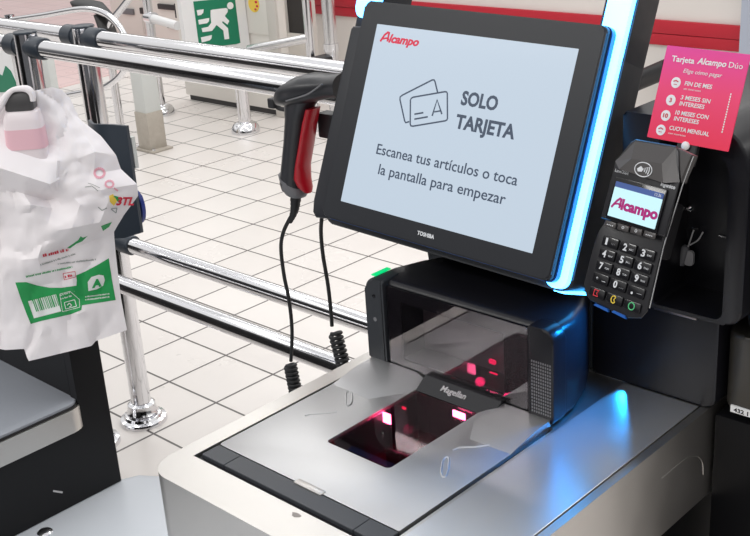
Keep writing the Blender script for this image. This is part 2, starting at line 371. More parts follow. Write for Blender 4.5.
for L in ([(85, 105), (155, 95), (150, 130), (130, 152), (95, 160)], [(100, 205), (212, 185), (208, 220), (190, 238), (108, 252)], [(128, 385), (240, 360), (235, 395), (215, 415), (138, 437)]):
    polyX(man, sc(L), .003)
obj('running_man', man, 'signwhite', t, smooth=False)

# cream cabinet with inset door and sticker
cA = at(196, 106, 2, 0); cB = at(287, 117.5, 2, 0)
t = thing('checkout_cabinet', 'cream metal cabinet with inset door and dark slot behind the exit sign board', 'cabinet', (cB.x, cB.y, 0))
yf = 0.0
W = cB.x - cA.x
obj('body', box(B(), -W - .2, 0, 0, .06, .03, 1.0, .008), 'cream', t)
obj('toe_gap', box(B(), -W - .17, -.02, .01, .05, 0, .03), 'darkhole', t, smooth=False)
def loc(px, py, yy): v = at(px, py, 1, yy); return v.x - cB.x, v.z
x0, z0 = loc(247, 35.5, cB.y); x1, z1 = loc(278, 35, cB.y)
dr = obj('door', box(B(), x0 - .25, x1, -.012, 0, z1 - .005, .97, .004), 'cream', t)
sx_, sz_ = loc(254, 4, cB.y - .012)
st = B(); prism(st, [(sx_ + .045 * math.cos(k * math.pi / 12), sz_ + .045 * math.sin(k * math.pi / 12)) for k in range(24)], -.015, -.0125, 'xz')
stk = obj('sticker', st, 'yellow', dr, smooth=False); stk['label'] = 'round yellow sticker with red marks'
rm = B()
for dx, dz, q in ((.022, .012, .011), (.028, -.01, .01), (.012, -.028, .009), (-.01, .03, .008)): prism(rm, [(sx_ + dx + q * math.cos(k * math.pi / 3), sz_ + dz + q * .7 * math.sin(k * math.pi / 3)) for k in range(6)], -.0165, -.015, 'xz')
obj('sticker_mark', rm, 'redink', dr, smooth=False)
x0, z0 = loc(203, 48, cB.y); x1, z1 = loc(285, 56.5, cB.y)
obj('slot', box(B(), x0, x1, -.004, .001, z1 - .015, z0 + .01), 'darkhole', t, smooth=False)
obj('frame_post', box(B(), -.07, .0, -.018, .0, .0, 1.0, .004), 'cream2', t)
# open dark frame right of it
x0, z0 = loc(287, 42, cB.y); 
q0 = at(287, 33, 1, 3.75); q1 = at(303, 0, 1, 3.75)
t = thing('checkout_opening', 'narrow cream upright with a dark opening, left of the tall chrome gate post', 'frame', ((q0.x + q1.x) / 2, 3.75, 0))
hw = abs(q1.x - q0.x) / 2
obj('opening_panel', box(B(), -hw, hw, .02, .03, q0.z, 1.0), 'darkhole', t, smooth=False)
bm = B(); box(bm, -hw - .04, -hw, 0, .06, 0, 1.02, .003); box(bm, hw, hw + .035, 0, .06, 0, 1.02, .003); box(bm, -hw, hw, 0, .06, .0, q0.z, .003)
obj('upright_frame', bm, 'cream', t)

a = at(630, 84, 1, 3.85); b = at(668, 68, 1, 3.85)
t = thing('wall_bracket', 'dark slanted bar on the cream wall between screen and pink card', 'bar', (a.x, 3.85, 0))
obj('slanted_bar', tube(B(), [(0, 0, a.z), (b.x - a.x, 0, b.z)], .045, 16), 'black', t)
obj('bar_stem', tube(B(), [(b.x - a.x, 0, b.z), (b.x - a.x, 0, 0)], .02, 12), 'black', t)
# tall chrome double post with gate arm
pg = at(319, 70, 2, 0); pg = Vector((at(315, 60, 1, 3.24).x, 3.24, 0))
t = thing('gate_post', 'tall chrome double gate post with steel arm and black bracket, left of the touchscreen', 'post', pg)
def g(px, py, yy=3.24): v = at(px, py, 1, yy); return (v.x - pg.x, yy - pg.y, v.z)
obj('upright_tube', tube(B(), [(g(306, -4)[0], 0, 1.1), (g(306, -4)[0], 0, 0)], .024, 20), 'chrome', t)
bx = g(322, 20)[0]
obj('upright_tube', tube(B(), [(bx + .01, .04, 1.1), (bx + .01, .04, 0)], .034, 20), 'chrome_dull', t)
a = g(322, 46, 3.28); obj('collar', tube(B(), [(bx + .01, .04, a[2] - .02), (bx + .01, .04, a[2] + .02)], .040, 20), 'chrome', t)
a = g(309, 38); b = at(249, 49.5, 1, 3.15); obj('gate_arm', tube(B(), [a, (b.x - pg.x, 3.15 - pg.y, b.z)], .025, 20), 'chrome_dull', t)
a = g(318, 60); b = g(330, 61); obj('bracket', box(B(), a[0], b[0], -.05, .05, a[2] - .03, a[2] + .025, .006), 'black', t)
b2 = g(352, 65, 3.2); obj('gate_arm', tube(B(), [(b[0], -.02, a[2] - .01), (b2[0], b2[1], b2[2])], .022, 20), 'chrome', t)
# chrome hoop gate
YL = 1.5
L = [at(x, y, 1, YL) for x, y in ((10, 20), (45, 15), (82, 9), (104, 13), (119, 26), (128, 44), (128, 60), (120, 76), (103, 88), (84, 92), (62, 96), (20, 103))]
L = smoothpath(L, 6); pl_ = Vector((L[0].x + .6, YL, 0))
t = thing('hoop_gate', 'rounded chrome hoop gate behind the rail posts', 'gate', pl_)
obj('hoop', tube(B(), [v - pl_ for v in L], .011, 16), 'chrome', t)
a = L[0]; obj('gate_stem', tube(B(), [(a.x - pl_.x, 0, 0), (a.x - pl_.x, 0, a.z + .02)], .02, 20), 'chrome', t)
# background trolley style handle: diagonal tube and dark grip
q = [at(x, y, 1, 2.6) for x, y in ((133, -6), (122, 8), (111, 22), (107, 34))]; base = Vector((q[-1].x, 2.6, 0))
t = thing('turnstile_arm', 'slanted chrome turnstile arm with black cover, beyond the hoop gate', 'turnstile', base)
obj('arm_tube', tube(B(), smoothpath([v - base for v in q], 5), .018, 16), 'chrome', t)
obj('arm_stem', tube(B(), [(0, 0, 0), (0, 0, q[-1].z)], .022, 16), 'chrome', t)
g0, g1 = at(73, 2, 1, 2.6) - base, at(100, 7, 1, 2.6) - base
bm = B(); loft(bm, [(g0, (0, 1, 0), (0, 0, 1), .02, .008, 1), (g0.lerp(g1, .3), (0, 1, 0), (0, 0, 1), .06, .028, 1), (g0.lerp(g1, .8), (0, 1, 0), (0, 0, 1), .06, .024, 1), (g0.lerp(g1, 1.3) + Vector((0, 0, -.04)), (0, 1, 0), (0, 0, 1), .03, .012, 1), (g0.lerp(g1, 1.5) + Vector((0, 0, -.075)), (0, 1, 0), (0, 0, 1), .018, .008, 1)])
obj('cover', bm, 'black', t)
bm = B(); loft(bm, [(at(100, 14, 1, 2.6) - base, (0, 1, 0), (1, 0, 0), .04, .018, 1), (at(106, 26, 1, 2.6) - base, (0, 1, 0), (1, 0, 0), .05, .028, 1), (at(112, 38, 1, 2.6) - base, (0, 1, 0), (1, 0, 0), .04, .02, 1)])
obj('hub', bm, 'darkhole', t)
# far cream counters behind
def faru(name, label, px0, px1, pytop, yy, parts):
    a = at(px0, 40, 1, yy); b = at(px1, 40, 1, yy)
    t = thing(name, label, 'counter', ((a.x + b.x) / 2, yy, 0)); hw = (b.x - a.x) / 2
    obj('body', box(B(), -hw, hw, 0, .5, 0, 1.0, .01), 'cream', t)
    for nm, mt, x0, x1, y0, y1 in parts:
        u = at(x0, y0, 1, yy - .01); v = at(x1, y1, 1, yy - .01)
        obj(nm, box(B(), u.x - t.location.x, v.x - t.location.x, -.02, .0, min(u.z, v.z), max(u.z, v.z), .004), mt, t)
    return t
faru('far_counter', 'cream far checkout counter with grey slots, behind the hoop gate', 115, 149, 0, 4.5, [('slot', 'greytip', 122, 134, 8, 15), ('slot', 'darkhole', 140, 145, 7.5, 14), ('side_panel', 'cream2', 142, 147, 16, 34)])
faru('far_counter', 'cream far checkout counter with dark handle opening, left of the exit sign board', 153, 186, 0, 4.3, [('handle_opening', 'darkhole', 158, 176, 3.5, 10.5), ('handle_side', 'darkhole', 174.5, 178, 3.5, 18), ('slot', 'darkhole', 168, 179, 27, 29)])
# white exit panel and upright at the left edge
p = at(6, 95, 1, 1.7)
t = thing('exit_sign_board', 'white board with part of a green exit sign at the left edge', 'sign', (p.x, 1.7, 0))
zt = at(6, 49, 1, 1.7).z; zb = at(6, 120, 1, 1.7).z
xr = at(21, 80, 1, 1.7).x - p.x
obj('board', box(B(), -.35, xr, 0, .03, zb - .3, zt, .004), 'white', t)
def e2(x, y): v = at(x, y, 1, 1.7); return (v.x - p.x, v.z)
bm = B(); prism(bm, [e2(*q) for q in ((-14, 92), (-14, 66), (3, 76), (6, 66), (11, 71), (16, 82), (18, 92))], -.004, 0, 'xz'); obj('sign_face', bm, 'green', t, smooth=False)
obj('board_post', tube(B(), [(-.1, .04, 0), (-.1, .04, zt)], .018, 16), 'chrome', t)
p = at(45, 100, 1, 1.9)
t = thing('upright_panel', 'narrow off-white upright panel directly right of the nearer chrome post', 'panel', (p.x, 1.9, 0))
obj('panel', box(B(), at(40, 80, 1, 1.9).x - p.x, at(50, 80, 1, 1.9).x - p.x, 0, .04, 0, at(45, 50, 1, 1.9).z, .004), 'postgrey', t)

# ================================================================== neighbouring station (left)
ZL = .64; XC, YC = at(87, 399, 2, ZL).x, at(87, 399, 2, ZL).y
t = thing('side_counter', 'grey laminate counter with stainless steel edge in the lower left corner', 'counter', (XC, YC, 0))
bm = B(); prism(bm, rrect(-2.2, -.006, -1.2, -.006, (.028, .01, .01, .01), 8), ZL - .012, ZL, bev=.0015); obj('worktop', bm, 'deskgrey', t)
bm = B(); prism(bm, rrect(-2.2, -.0035, -1.2, -.0035, (.030, .01, .01, .01), 8), ZL - .012, ZL - .0045); obj('seal', bm, 'rubber', t)
bm = B(); prism(bm, rrect(-2.2, 0, -1.2, 0, (.034, .01, .01, .01), 10), ZL - .050, ZL - .008, bev=.0015); tag(obj('edge_trim', bm, 'steel', t), 'brushed stainless steel edge band', None)
obj('pedestal', box(B(), -1.9, -.2, -1.1, -.1, 0, ZL - .05, .004), 'panel', t)
obj('unseen_dark_body', box(B(), -2.1, -.95, -.75, -.45, ZL, 1.42, .02), 'panel', t)  # added out of view so the chrome rails reflect something dark
PY = YC - .063
t = thing('partition_panel', 'tall black panel standing between the grey counter and the light grey plate', 'panel', (-.79, .1, 0))
bm = B(); prism(bm, [(.0233, .453), (.0233, .86), (-.034, .86), (-.034, ZL - .056), (-1.0, ZL - .056), (-1.0, .453)], -.012, .009, 'yz', bev=.0008, seg=1); box(bm, -2.1, -.0125, -.032, .0233, .453, .86, .0008, 1)
obj('panel', bm, 'panel', t)
bm = B(); box(bm, .009, .0105, -.075, -.058, .5735, .5765); a = at(58, 492, 0, -.78)
sl = B(); prism(sl, [(a.y - .1 - .0085, a.z + .0045), (a.y - .1 - .0075, a.z + .0075), (a.y - .1 + .0085, a.z - .0035), (a.y - .1 + .0075, a.z - .0065)], .009, .0102, 'yz')
bm.free(); obj('scratch', sl, 'silver', t, smooth=False)
# platform
t = thing('bagging_platform', 'smooth light grey bagging plate between the black panel and the steel counter', 'platform', (-.5, -.3, 0))
bm = B(); prism(bm, [(-.31, .415), (-.31, -.7), (.320, -.7), (.320, .50), (-.1, .525), (-.22, .505), (-.285, .465)][::1], .40, .452, bev=.022, seg=8)
obj('plate', bm, 'platform', t, ang=60)
obj('pedestal', box(B(), -.2, .26, -.6, .34, 0, .401, .004), 'panel', t)
a = at(45, 532, 2, .453)
tag(obj('fixing_screw', lathe(B(), [(.013, .452), (.013, .4535), (.010, .456), (.004, .457)], (a.x + .5, a.y + .3, 0), 24), 'chrome', t), 'round chrome screw head', None)

# ================================================================== bag holder, bag and bottle
BH = Vector((-.86, .36, 0))
t = thing('bag_holder', 'curved dark grey bag holder bracket sticking out behind the white bag', 'holder', BH)
def h(x, y, yy=.36): v = at(x, y, 1, yy); return (v.x - BH.x, v.y - BH.y, v.z)
bm = B(); P = [h(88, 120), h(98, 122.5), h(108, 122), h(118, 123), (h(126, 126))]
Q = [h(92, 232), h(103, 235), h(116, 236), h(130, 236), h(141, 233)]
rows = []
for k, (a, b) in enumerate(zip(P, Q)):
    dy = -.02 * math.sin(k / 4 * math.pi)
    rows.append([(a[0] + (b[0] - a[0]) * s, dy, a[2] + (b[2] - a[2]) * s) for s in (0, .25, .5, .75, 1)])
th = .006
fv = [[bm.verts.new(p) for p in r] for r in rows]; bv = [[bm.verts.new((p[0], p[1] + th, p[2])) for p in r] for r in rows]
for i in range(4):
    for j in range(4):
        bm.faces.new([fv[i][j], fv[i + 1][j], fv[i + 1][j + 1], fv[i][j + 1]]); bm.faces.new([bv[i][j], bv[i][j + 1], bv[i + 1][j + 1], bv[i + 1][j]])
for i in range(4):
    bm.faces.new([fv[i][0], bv[i][0], bv[i + 1][0], fv[i + 1][0]]); bm.faces.new([fv[i][4], fv[i + 1][4], bv[i + 1][4], bv[i][4]])
    bm.faces.new([fv[0][i], fv[0][i + 1], bv[0][i + 1], bv[0][i]]); bm.faces.new([fv[4][i], bv[4][i], bv[4][i + 1], fv[4][i + 1]])
obj('curved_plate', bm, 'connector', t)
bm = B(); a, b = h(129, 137, .372), h(133.5, 168, .372); prism(bm, [(a[0] - .008, a[2]), (a[0] + .007, a[2]), (b[0] + .007, b[2]), (b[0] - .008, b[2])], .012, .02, 'xz'); tag(obj('edge_strip', bm, 'postgrey', t, smooth=False), 'pale grey strip', None)
c = h(137, 208, .37); bm = B(); prism(bm, [(c[0] - .006 + .020 * math.cos(k * math.pi / 16), c[2] + .034 * math.sin(k * math.pi / 16)) for k in range(32)], .012, .02, 'xz', bev=.002); tag(obj('blue_disc', bm, 'blue', t), 'dark blue round disc', None)
obj('support_arm', tube(B(), [h(104, 190, .37), h(84, 200, .34), h(60, 230, .26), h(40, 262, .19), h(32, 300, .14)], .010, 16), 'black', t)

# carrier bag: control lattice of photo points and depths, both faces
NB = Vector((-.70205, .71213, 0))
def bagpt(x, y, d): o = CAM + NB * (1.57 + d); r = ray(x, y); return CAM + r * (((o - CAM).dot(NB)) / r.dot(NB))
rowsc = [
 [(-60, 96, .02), (-20, 92, .02), (4, 96, .015), (22, 93, .02), (38, 90, .02), (52, 87, .03), (62, 90, .04), (70, 98, .045)],
 [(-60, 118, .00), (-20, 116, .00), (0, 116, .01), (18, 120, .02), (38, 116, .015), (55, 108, .02), (68, 110, .03), (80, 119, .04)],
 [(-60, 132, -.005), (-20, 131, -.005), (0, 135, -.0), (20, 141, .0), (44, 148, .005), (66, 140, .005), (84, 135, .015), (101, 136, .035)],
 [(-60, 150, -.02), (-20, 152, -.02), (0, 150, -.02), (22, 155, -.02), (47, 161, -.018), (74, 160, -.01), (95, 152, .0), (116, 155, .03)],
 [(-60, 166, -.04), (-20, 166, -.04), (0, 168, -.04), (25, 176, -.04), (50, 184, -.036), (66, 176, -.012), (94, 174, -.008), (121, 169, .03)],
 [(-60, 186, -.03), (-20, 186, -.03), (0, 186, -.02), (24, 194, -.022), (48, 200, -.004), (70, 194, -.022), (100, 190, -.020), (137, 184, .02)],
 [(-60, 206, -.03), (-20, 206, -.03), (0, 208, -.018), (31, 205, -.038), (52, 208, -.015), (80, 205, -.028), (108, 202, -.016), (138, 196, .02)],
 [(-60, 232, -.02), (-20, 232, -.02), (0, 232, -.01), (22, 226, -.024), (46, 232, -.030), (72, 228, -.036), (100, 222, -.02), (124, 215, .012)],
 [(-60, 262, -.01), (-20, 262, -.02), (2, 260, -.022), (20, 260, -.028), (38, 258, -.034), (60, 250, -.006), (86, 243, .004), (114, 232, .02)],
 [(-60, 290, .00), (-20, 292, -.01), (3, 290, -.02), (18, 290, -.018), (44, 285, -.01), (72, 278, -.008), (96, 266, .008), (116, 256, .022)],
 [(-60, 320, .00), (-20, 320, -.005), (3, 320, .00), (20, 322, -.008), (48, 318, -.012), (78, 314, -.008), (100, 305, .008), (121, 298, .02)],
 [(-60, 345, .00), (-20, 345, .00), (5, 350, .00), (24, 349, -.006), (29, 361, -.008), (91, 346, -.004), (96, 341, .006), (127, 330, .016)]]
def interp(P, k):
    out = []; n = len(P)
    def cr_(p0, p1, p2, p3, t): return tuple(.5 * ((2 * b) + (c - a) * t + (2 * a - 5 * b + 4 * c - d) * t * t + (3 * b - a - 3 * c + d) * t ** 3) for a, b, c, d in zip(p0, p1, p2, p3))
    for i in range(n - 1):
        p0 = P[max(i - 1, 0)]; p1 = P[i]; p2 = P[i + 1]; p3 = P[min(i + 2, n - 1)]
        for j in range(k):
            t_ = j / k; s_ = cr_(p0, p1, p2, p3, t_); l_ = tuple(a + (b - a) * t_ for a, b in zip(p1, p2)); out.append(tuple(.12 * a + .88 * b for a, b in zip(s_, l_)))
    out.append(P[-1]); return out
K1 = 8; rr_ = [interp(r, K1) for r in rowsc]; cols = [interp([r[j] for r in rr_], K1) for j in range(len(rr_[0]))]
nu, nv = len(cols), len(cols[0])
bagroot = bagpt(20, 355, .03); bagroot.z = bagroot.z - .0
bm = B(); fr_ = []; bk = []
def crease(x, y): return .006 * (1 - abs(noise.noise(Vector((x * .030, y * .024, 3))) * 2)) ** 3 + .004 * abs(noise.noise(Vector((x * .055 + y * .02, y * .045, 1)))) + .0015 * noise.noise(Vector((x * .15, y * .13, 5)))
for i in range(nu):
    fc = []; bc = []
    for j in range(nv):
        x, y, d = cols[i][j]; s = i / (nu - 1); v_ = j / (nv - 1); edge = min(1, (1 - s) * 6); ev = min(1, v_ * 8, (1 - v_) * 10 + .15)
        fc.append(bm.verts.new(bagpt(x, y, d + crease(x, y) * edge * (.12 if (x < 58 and 134 < y < 190) else 1)) - bagroot))
        full = .075 * (1 - v_) ** .6 * edge * min(1, v_ * 10) + .003
        bc.append(bm.verts.new(bagpt(x, y, max(d, -.02) + .004 + full) - bagroot))
    fr_.append(fc); bk.append(bc)
for i in range(nu - 1):
    for j in range(nv - 1):
        bm.faces.new([fr_[i][j], fr_[i + 1][j], fr_[i + 1][j + 1], fr_[i][j + 1]]); bm.faces.new([bk[i][j], bk[i][j + 1], bk[i + 1][j + 1], bk[i + 1][j]])
for i in range(nu - 1):
    bm.faces.new([fr_[i][0], bk[i][0], bk[i + 1][0], fr_[i + 1][0]]); bm.faces.new([fr_[i][-1], fr_[i + 1][-1], bk[i + 1][-1], bk[i][-1]])
for j in range(nv - 1):
    bm.faces.new([fr_[0][j], fr_[0][j + 1], bk[0][j + 1], bk[0][j]]); bm.faces.new([fr_[-1][j], bk[-1][j], bk[-1][j + 1], fr_[-1][j + 1]])
bmesh.ops.recalc_face_normals(bm, faces=bm.faces)
bvh = BVHTree.FromBMesh(bm)
t = thing('carrier_bag', 'crumpled white plastic carrier bag with green barcode panel', 'bag', bagroot)
bagt = t
obj('bag_body', bm, 'bag', t, ang=28)
def onbag(x, y, off=.0006):
    r = ray(x, y).normalized(); hit = bvh.ray_cast(CAM - bagroot, r)
    if hit[0] is None: return bagpt(x, y, 0) - bagroot
    return hit[0] - r * off
def drape_poly(P, m, name, parent, off=.0006, step=2.0):
    bm = B(); vs = [bm.verts.new((x, y, 0)) for x, y in P]; bm.faces.new(vs)
    for ax in (0, 1):
        lo = min(p[ax] for p in P); hi = max(p[ax] for p in P); q = lo + step
        while q < hi:
            n = (1, 0, 0) if ax == 0 else (0, 1, 0)
            bmesh.ops.bisect_plane(bm, geom=bm.verts[:] + bm.edges[:] + bm.faces[:], plane_co=(q, 0, 0) if ax == 0 else (0, q, 0), plane_no=n); q += step
    bmesh.ops.triangulate(bm, faces=bm.faces[:])
    for v in bm.verts: v.co = onbag(v.co.x, v.co.y, off)
    return obj(name, bm, m, parent)
def drape_text(s, p0, p1, hgt, m, name, parent, bold=.02, shear=.1, off=.0012, flip=1):
    me = textmesh(s, bold, shear, 0); xs = [q.co.x for q in me.vertices]; x0, x1 = min(xs), max(xs); d = Vector(p1) - Vector(p0); n = Vector((d.y, -d.x)).normalized() * flip
    for q in me.vertices:
        a = (q.co.x - x0) / (x1 - x0); b = q.co.y / .73; v = Vector(p0) + d * a + n * hgt * b; q.co = onbag(v.x, v.y, off)
    return link(name, me, m, parent)
def drape_print(p0, p1, hgt, m, name, parent, off=.0012):     # print too small to read: a row of short marks
    a, b = Vector(p0), Vector(p1); d = (b - a); n_ = Vector((d.y, -d.x)).normalized(); L_ = d.length; d.normalize(); x = 0; bm = B()
    rnd = random.Random(int(p0[0] * 10))
    while x < L_:
        w_ = hgt * rnd.uniform(.35, .6); h0 = hgt * rnd.uniform(.6, 1)
        Q = [a + d * x, a + d * min(x + w_, L_), a + d * min(x + w_, L_) + n_ * h0, a + d * x + n_ * h0]
        bm.faces.new([bm.verts.new(onbag(q.x, q.y, off)) for q in Q]); x += w_ + hgt * rnd.choice((.15, .15, .2, .6))
    return obj(name, bm, m, parent, smooth=False)
def c6(L): return [(a / 5.36, 240 + b / 5.36) for a, b in L]
gp = drape_poly(c6([(82, 228), (140, 226), (200, 244), (265, 256), (330, 256), (410, 245), (412, 215), (408, 190), (450, 172), (520, 135), (583, 98), (600, 210), (620, 322), (540, 334), (440, 350), (436, 375), (380, 398), (300, 416), (220, 434), (165, 450), (140, 390), (110, 310)]), 'greenink', 'green_print', t)
drape_poly(c6([(150, 328), (300, 290), (328, 382), (182, 420)]), 'bagwhite', 'barcode_patch', gp, .0011)
bx_ = 172
while bx_ < 305:
    w_ = random.choice((3, 5, 7)); f = (bx_ - 150) / 150; yy = 322 - 38 * f
    drape_poly(c6([(bx_, yy + 4), (bx_ + w_, yy + 3), (bx_ + w_ + 22, yy + 66), (bx_ + 22, yy + 68)]), 'greenink', 'barcode_bar', gp, .0017, 6); bx_ += w_ + random.choice((4, 6, 8))
drape_poly(c6([(470, 225), (490, 198), (530, 186), (555, 190), (562, 215), (553, 245), (520, 264), (474, 274)]), 'bagwhite', 'leaf_emblem', gp, .0011)
drape_text('A', c6([(492, 256)])[0], c6([(545, 246)])[0], 7.5, 'greenink', 'emblem_letter', gp, .06, .2, .0018)
drape_print(c6([(458, 308)])[0], c6([(588, 292)])[0], 1.6, 'bagwhite', 'small_print', gp)
drape_print(c6([(458, 324)])[0], c6([(590, 308)])[0], 1.6, 'bagwhite', 'small_print', gp)
drape_print(c6([(325, 300)])[0], c6([(375, 285)])[0], 1.9, 'bagwhite', 'small_print', gp)
drape_print(c6([(325, 320)])[0], c6([(385, 303)])[0], 1.9, 'bagwhite', 'small_print', gp)
def drape_line(P, w, m, name, parent=None, off=.0011):
    parent = parent or bagt
    P = [Vector(p) for p in P]; bm = B()
    for a, b in zip(P, P[1:]):
        d = (b - a); n = Vector((-d.y, d.x)).normalized() * w / 2; k = max(1, int(d.length / 2)); pr = None
        for i in range(k + 1):
            c = a + d * i / k; e_ = [bm.verts.new(onbag(*(c + n), off)), bm.verts.new(onbag(*(c - n), off))]
            if pr: bm.faces.new([pr[0], e_[0], e_[1], pr[1]])
            pr = e_
    return obj(name, bm, m, parent)
drape_line(c6([(345, 335), (400, 320), (410, 355), (352, 370), (345, 335)]), .7, 'bagwhite', 'pictogram', gp)
drape_line(c6([(360, 350), (372, 338), (385, 350), (372, 360)]), 1.0, 'bagwhite', 'pictogram', gp)
drape_line(c6([(320, 290), (375, 275), (425, 318), (428, 360), (335, 384), (320, 290)]), .5, 'bagwhite', 'pictogram', gp)
drape_print(c6([(232, 92)])[0], c6([(368, 58)])[0], 3.2, 'redink', 'red_print', t)
drape_print(c6([(218, 138)])[0], c6([(405, 78)])[0], 1.9, 'greyink', 'small_print', t)
drape_print(c6([(310, 132)])[0], c6([(515, 108)])[0], 1.7, 'greyink', 'small_print', t)
drape_print(c6([(140, 202)])[0], c6([(388, 148)])[0], 1.9, 'greenink', 'small_print', t)
drape_line(c6([(338, 180), (402, 168), (406, 198), (345, 214), (338, 180)]), .5, 'redink', 'logo_box', t)
drape_print(c6([(350, 205)])[0], c6([(398, 192)])[0], 2.8, 'redink', 'red_print', t)
drape_poly(c6([(360, 42), (420, 0), (432, -20), (445, -12), (470, -22), (440, 8), (410, 20), (375, 45)]), 'greenink', 'leaf_print', t)
drape_poly([(101, 226), (112, 222), (109, 227), (103, 231)], 'greenink', 'leaf_print', t)
# pink rings, red letters on the upper right of the bag
def ring(cx, cy, rx, ry, w, m, name):
    drape_line([(cx + rx * math.cos(k * math.pi / 8), cy + ry * math.sin(k * math.pi / 8)) for k in range(17)], w, m, name, t)
ring(99.5, 173, 5, 4.6, 2.4, 'pinkink', 'pink_ring'); ring(109.5, 184, 4, 3.4, 2.0, 'pinkink', 'pink_ring')
drape_line([(114, 188), (118, 191)], 1.6, 'pinkink', 'pink_ring')
drape_text('3TL', (116, 205), (134, 205), 8, 'redink', 'red_lettering', t, .04, .3)
drape_poly([(109, 196), (113, 194), (117, 201), (114, 206), (110, 202)], 'yellow', 'leaf_print', t)
drape_poly([(112, 195), (119, 197), (121, 204), (117, 201)], 'greenink', 'leaf_print', t)
drape_line([(98, 207), (102, 210.5), (107, 208)], .9, 'greyink', 'grey_print', t); drape_line([(111, 209), (116, 213), (117, 208), (111, 209)], .9, 'greyink', 'grey_print', t)
drape_line([(85, 187), (92, 186), (98, 191)], .7, 'greyink', 'grey_print', t); drape_line([(88, 183), (94, 185), (100, 188)], .5, 'greyink', 'grey_print', t)

# bottle inside the bag
q0 = bagpt(27, 142, -.001); q1 = bagpt(19, 92, .006)
t = thing('soap_bottle', 'pink and white bottle with dark square cap poking out of the white bag', 'bottle', q0)
ax = (q1 - q0); U_ = Vector((.712, .702, 0)); V_ = NB
def bs(s, hw, hd, p=.5): return (ax * s, U_, V_, hw, hd, p)
bm = B(); loft(bm, [bs(-.5, .028, .014), bs(.0, .028, .016), bs(.45, .0265, .016), bs(.62, .024, .014), bs(.68, .018, .011)], 28); obj('bottle_body', bm, 'plasticwrap', t)
bm = B(); loft(bm, [bs(-.1, .0284, .0164), bs(.30, .0272, .0164)], 28); tag(obj('pink_label', bm, 'bottlepink', t), 'pink label band', None)
bm = B(); loft(bm, [bs(.66, .019, .013, .35), bs(.69, .0205, .014, .35), bs(.98, .019, .013, .35), bs(1.03, .016, .011, .35)], 28); tag(obj('cap', bm, 'cap', t), 'dark square cap', None)
# white film folded over the cap
bm = B(); P = [bagpt(x, y, -.008) - bagroot for x, y in ((-3, 112), (2, 103), (7, 95), (13, 90), (21, 88.5), (28, 89.5), (32, 94), (33, 101))]
tube(bm, smoothpath(P, 5), [.0052 * (0.85 + .15 * math.sin(i * .3)) for i in range(36)], 10); fo = obj('film_fold', bm, 'bag', bagt)

# ================================================================== checkout counter (steel)
ct = thing('checkout_counter', 'stainless steel self-checkout counter holding the scanner', 'counter', (0, 0, 0))
XL, XR, YF, YBk = -.167, .258, -.203, .55
bm = B(); prism(bm, rrect(XL, XR, YF, YBk, (.004, .01, .035, .004), 10), .752, .8705, bev=.010, seg=6)
shell = obj('steel_shell', bm, 'steel', ct)
bm = B(); box(bm, -.1435, .1435, -.1535, .1365, .70, .9); cut(shell, bm)
bm = B(); box(bm, .2462, .2482, -.19, .30, .866, .9); cut(shell, bm)
obj('deck_plate', box(B(), .1475, .2462, -.19, .278, .8700, .8712, .0004, 1), 'steel_deck', ct)
obj('rear_deck_plate', box(B(), -.142, .1455, .281, .54, .8700, .8712), 'steel_deck', ct)
obj('rounded_dent', tube(B(), smoothpath([at(x, y, 0, .2575) for x, y in ((662, 478), (676, 466), (688, 457), (697, 456), (702, 462), (703, 474))], 5), .0011, 10), 'steel', ct)
obj('cabinet', box(B(), XL + .03, XR - .03, YF + .03, .52, 0, .753, .004), 'panel', ct)
bm = B(); v = at(296, 515, 2, .8706); prism(bm, [(v.x + .006 * math.cos(k * .7) * (1 + .3 * math.sin(k * 2.1)), v.y + .0036 * math.sin(k * .7)) for k in range(9)], .8704, .8707); tag(obj('stain', bm, mat('brown_stain', (.25, .22, .2), .5), ct, smooth=False), 'brownish stain', None)
# ================================================================== scanner
TY = .1405; TZ = .990
sn = thing('scanner_scale', 'barcode scanner with steel platter, dark windows and upright tower set in the counter', 'scanner', (0, 0, .752))
def Z(z): return z - .752
GX0, GX1, GY0, GY1 = -.0445, .0525, -.041, .113
# tray & well
bm = B(); box(bm, -.142, .142, -.152, .1355, Z(.790), Z(.866)); tray = obj('housing_tray', bm, 'soft', sn, smooth=False)
bm = B(); box(bm, GX0 - .004, GX1 + .004, GY0 - .006, GY1 + .006, Z(.800), Z(.88)); cut(tray, bm)
well = B(); box(well, GX0 - .004, GX1 + .004, GY0 - .006, GY1 + .006, Z(.800), Z(.812)); obj('well_floor', well, 'well', sn, smooth=False)
bm = B(); box(bm, GX0 - .003, GX1 + .003, .100, .104, Z(.812), Z(.862)); 
pt = B(); prism(pt, rrect(-.1385, .1385, -.1195, .1365, .003), Z(.8665), Z(.8712), bev=.0008, seg=2); pt = obj('platter', pt, 'platter', sn)
c_ = B(); prism(c_, rrect(GX0, GX1, GY0, GY1 + .05, (.001, .001, .006, .006), 5), Z(.85), Z(.9)); cut(pt, c_); bm.free()
bm = B(); prism(bm, rrect(GX0, GX1, GY0, GY1, (.003, .003, .006, .006), 5), Z(.8675), Z(.8700)); tag(obj('window_glass', bm, 'glass', sn), 'dark red-tinted glass window', None)
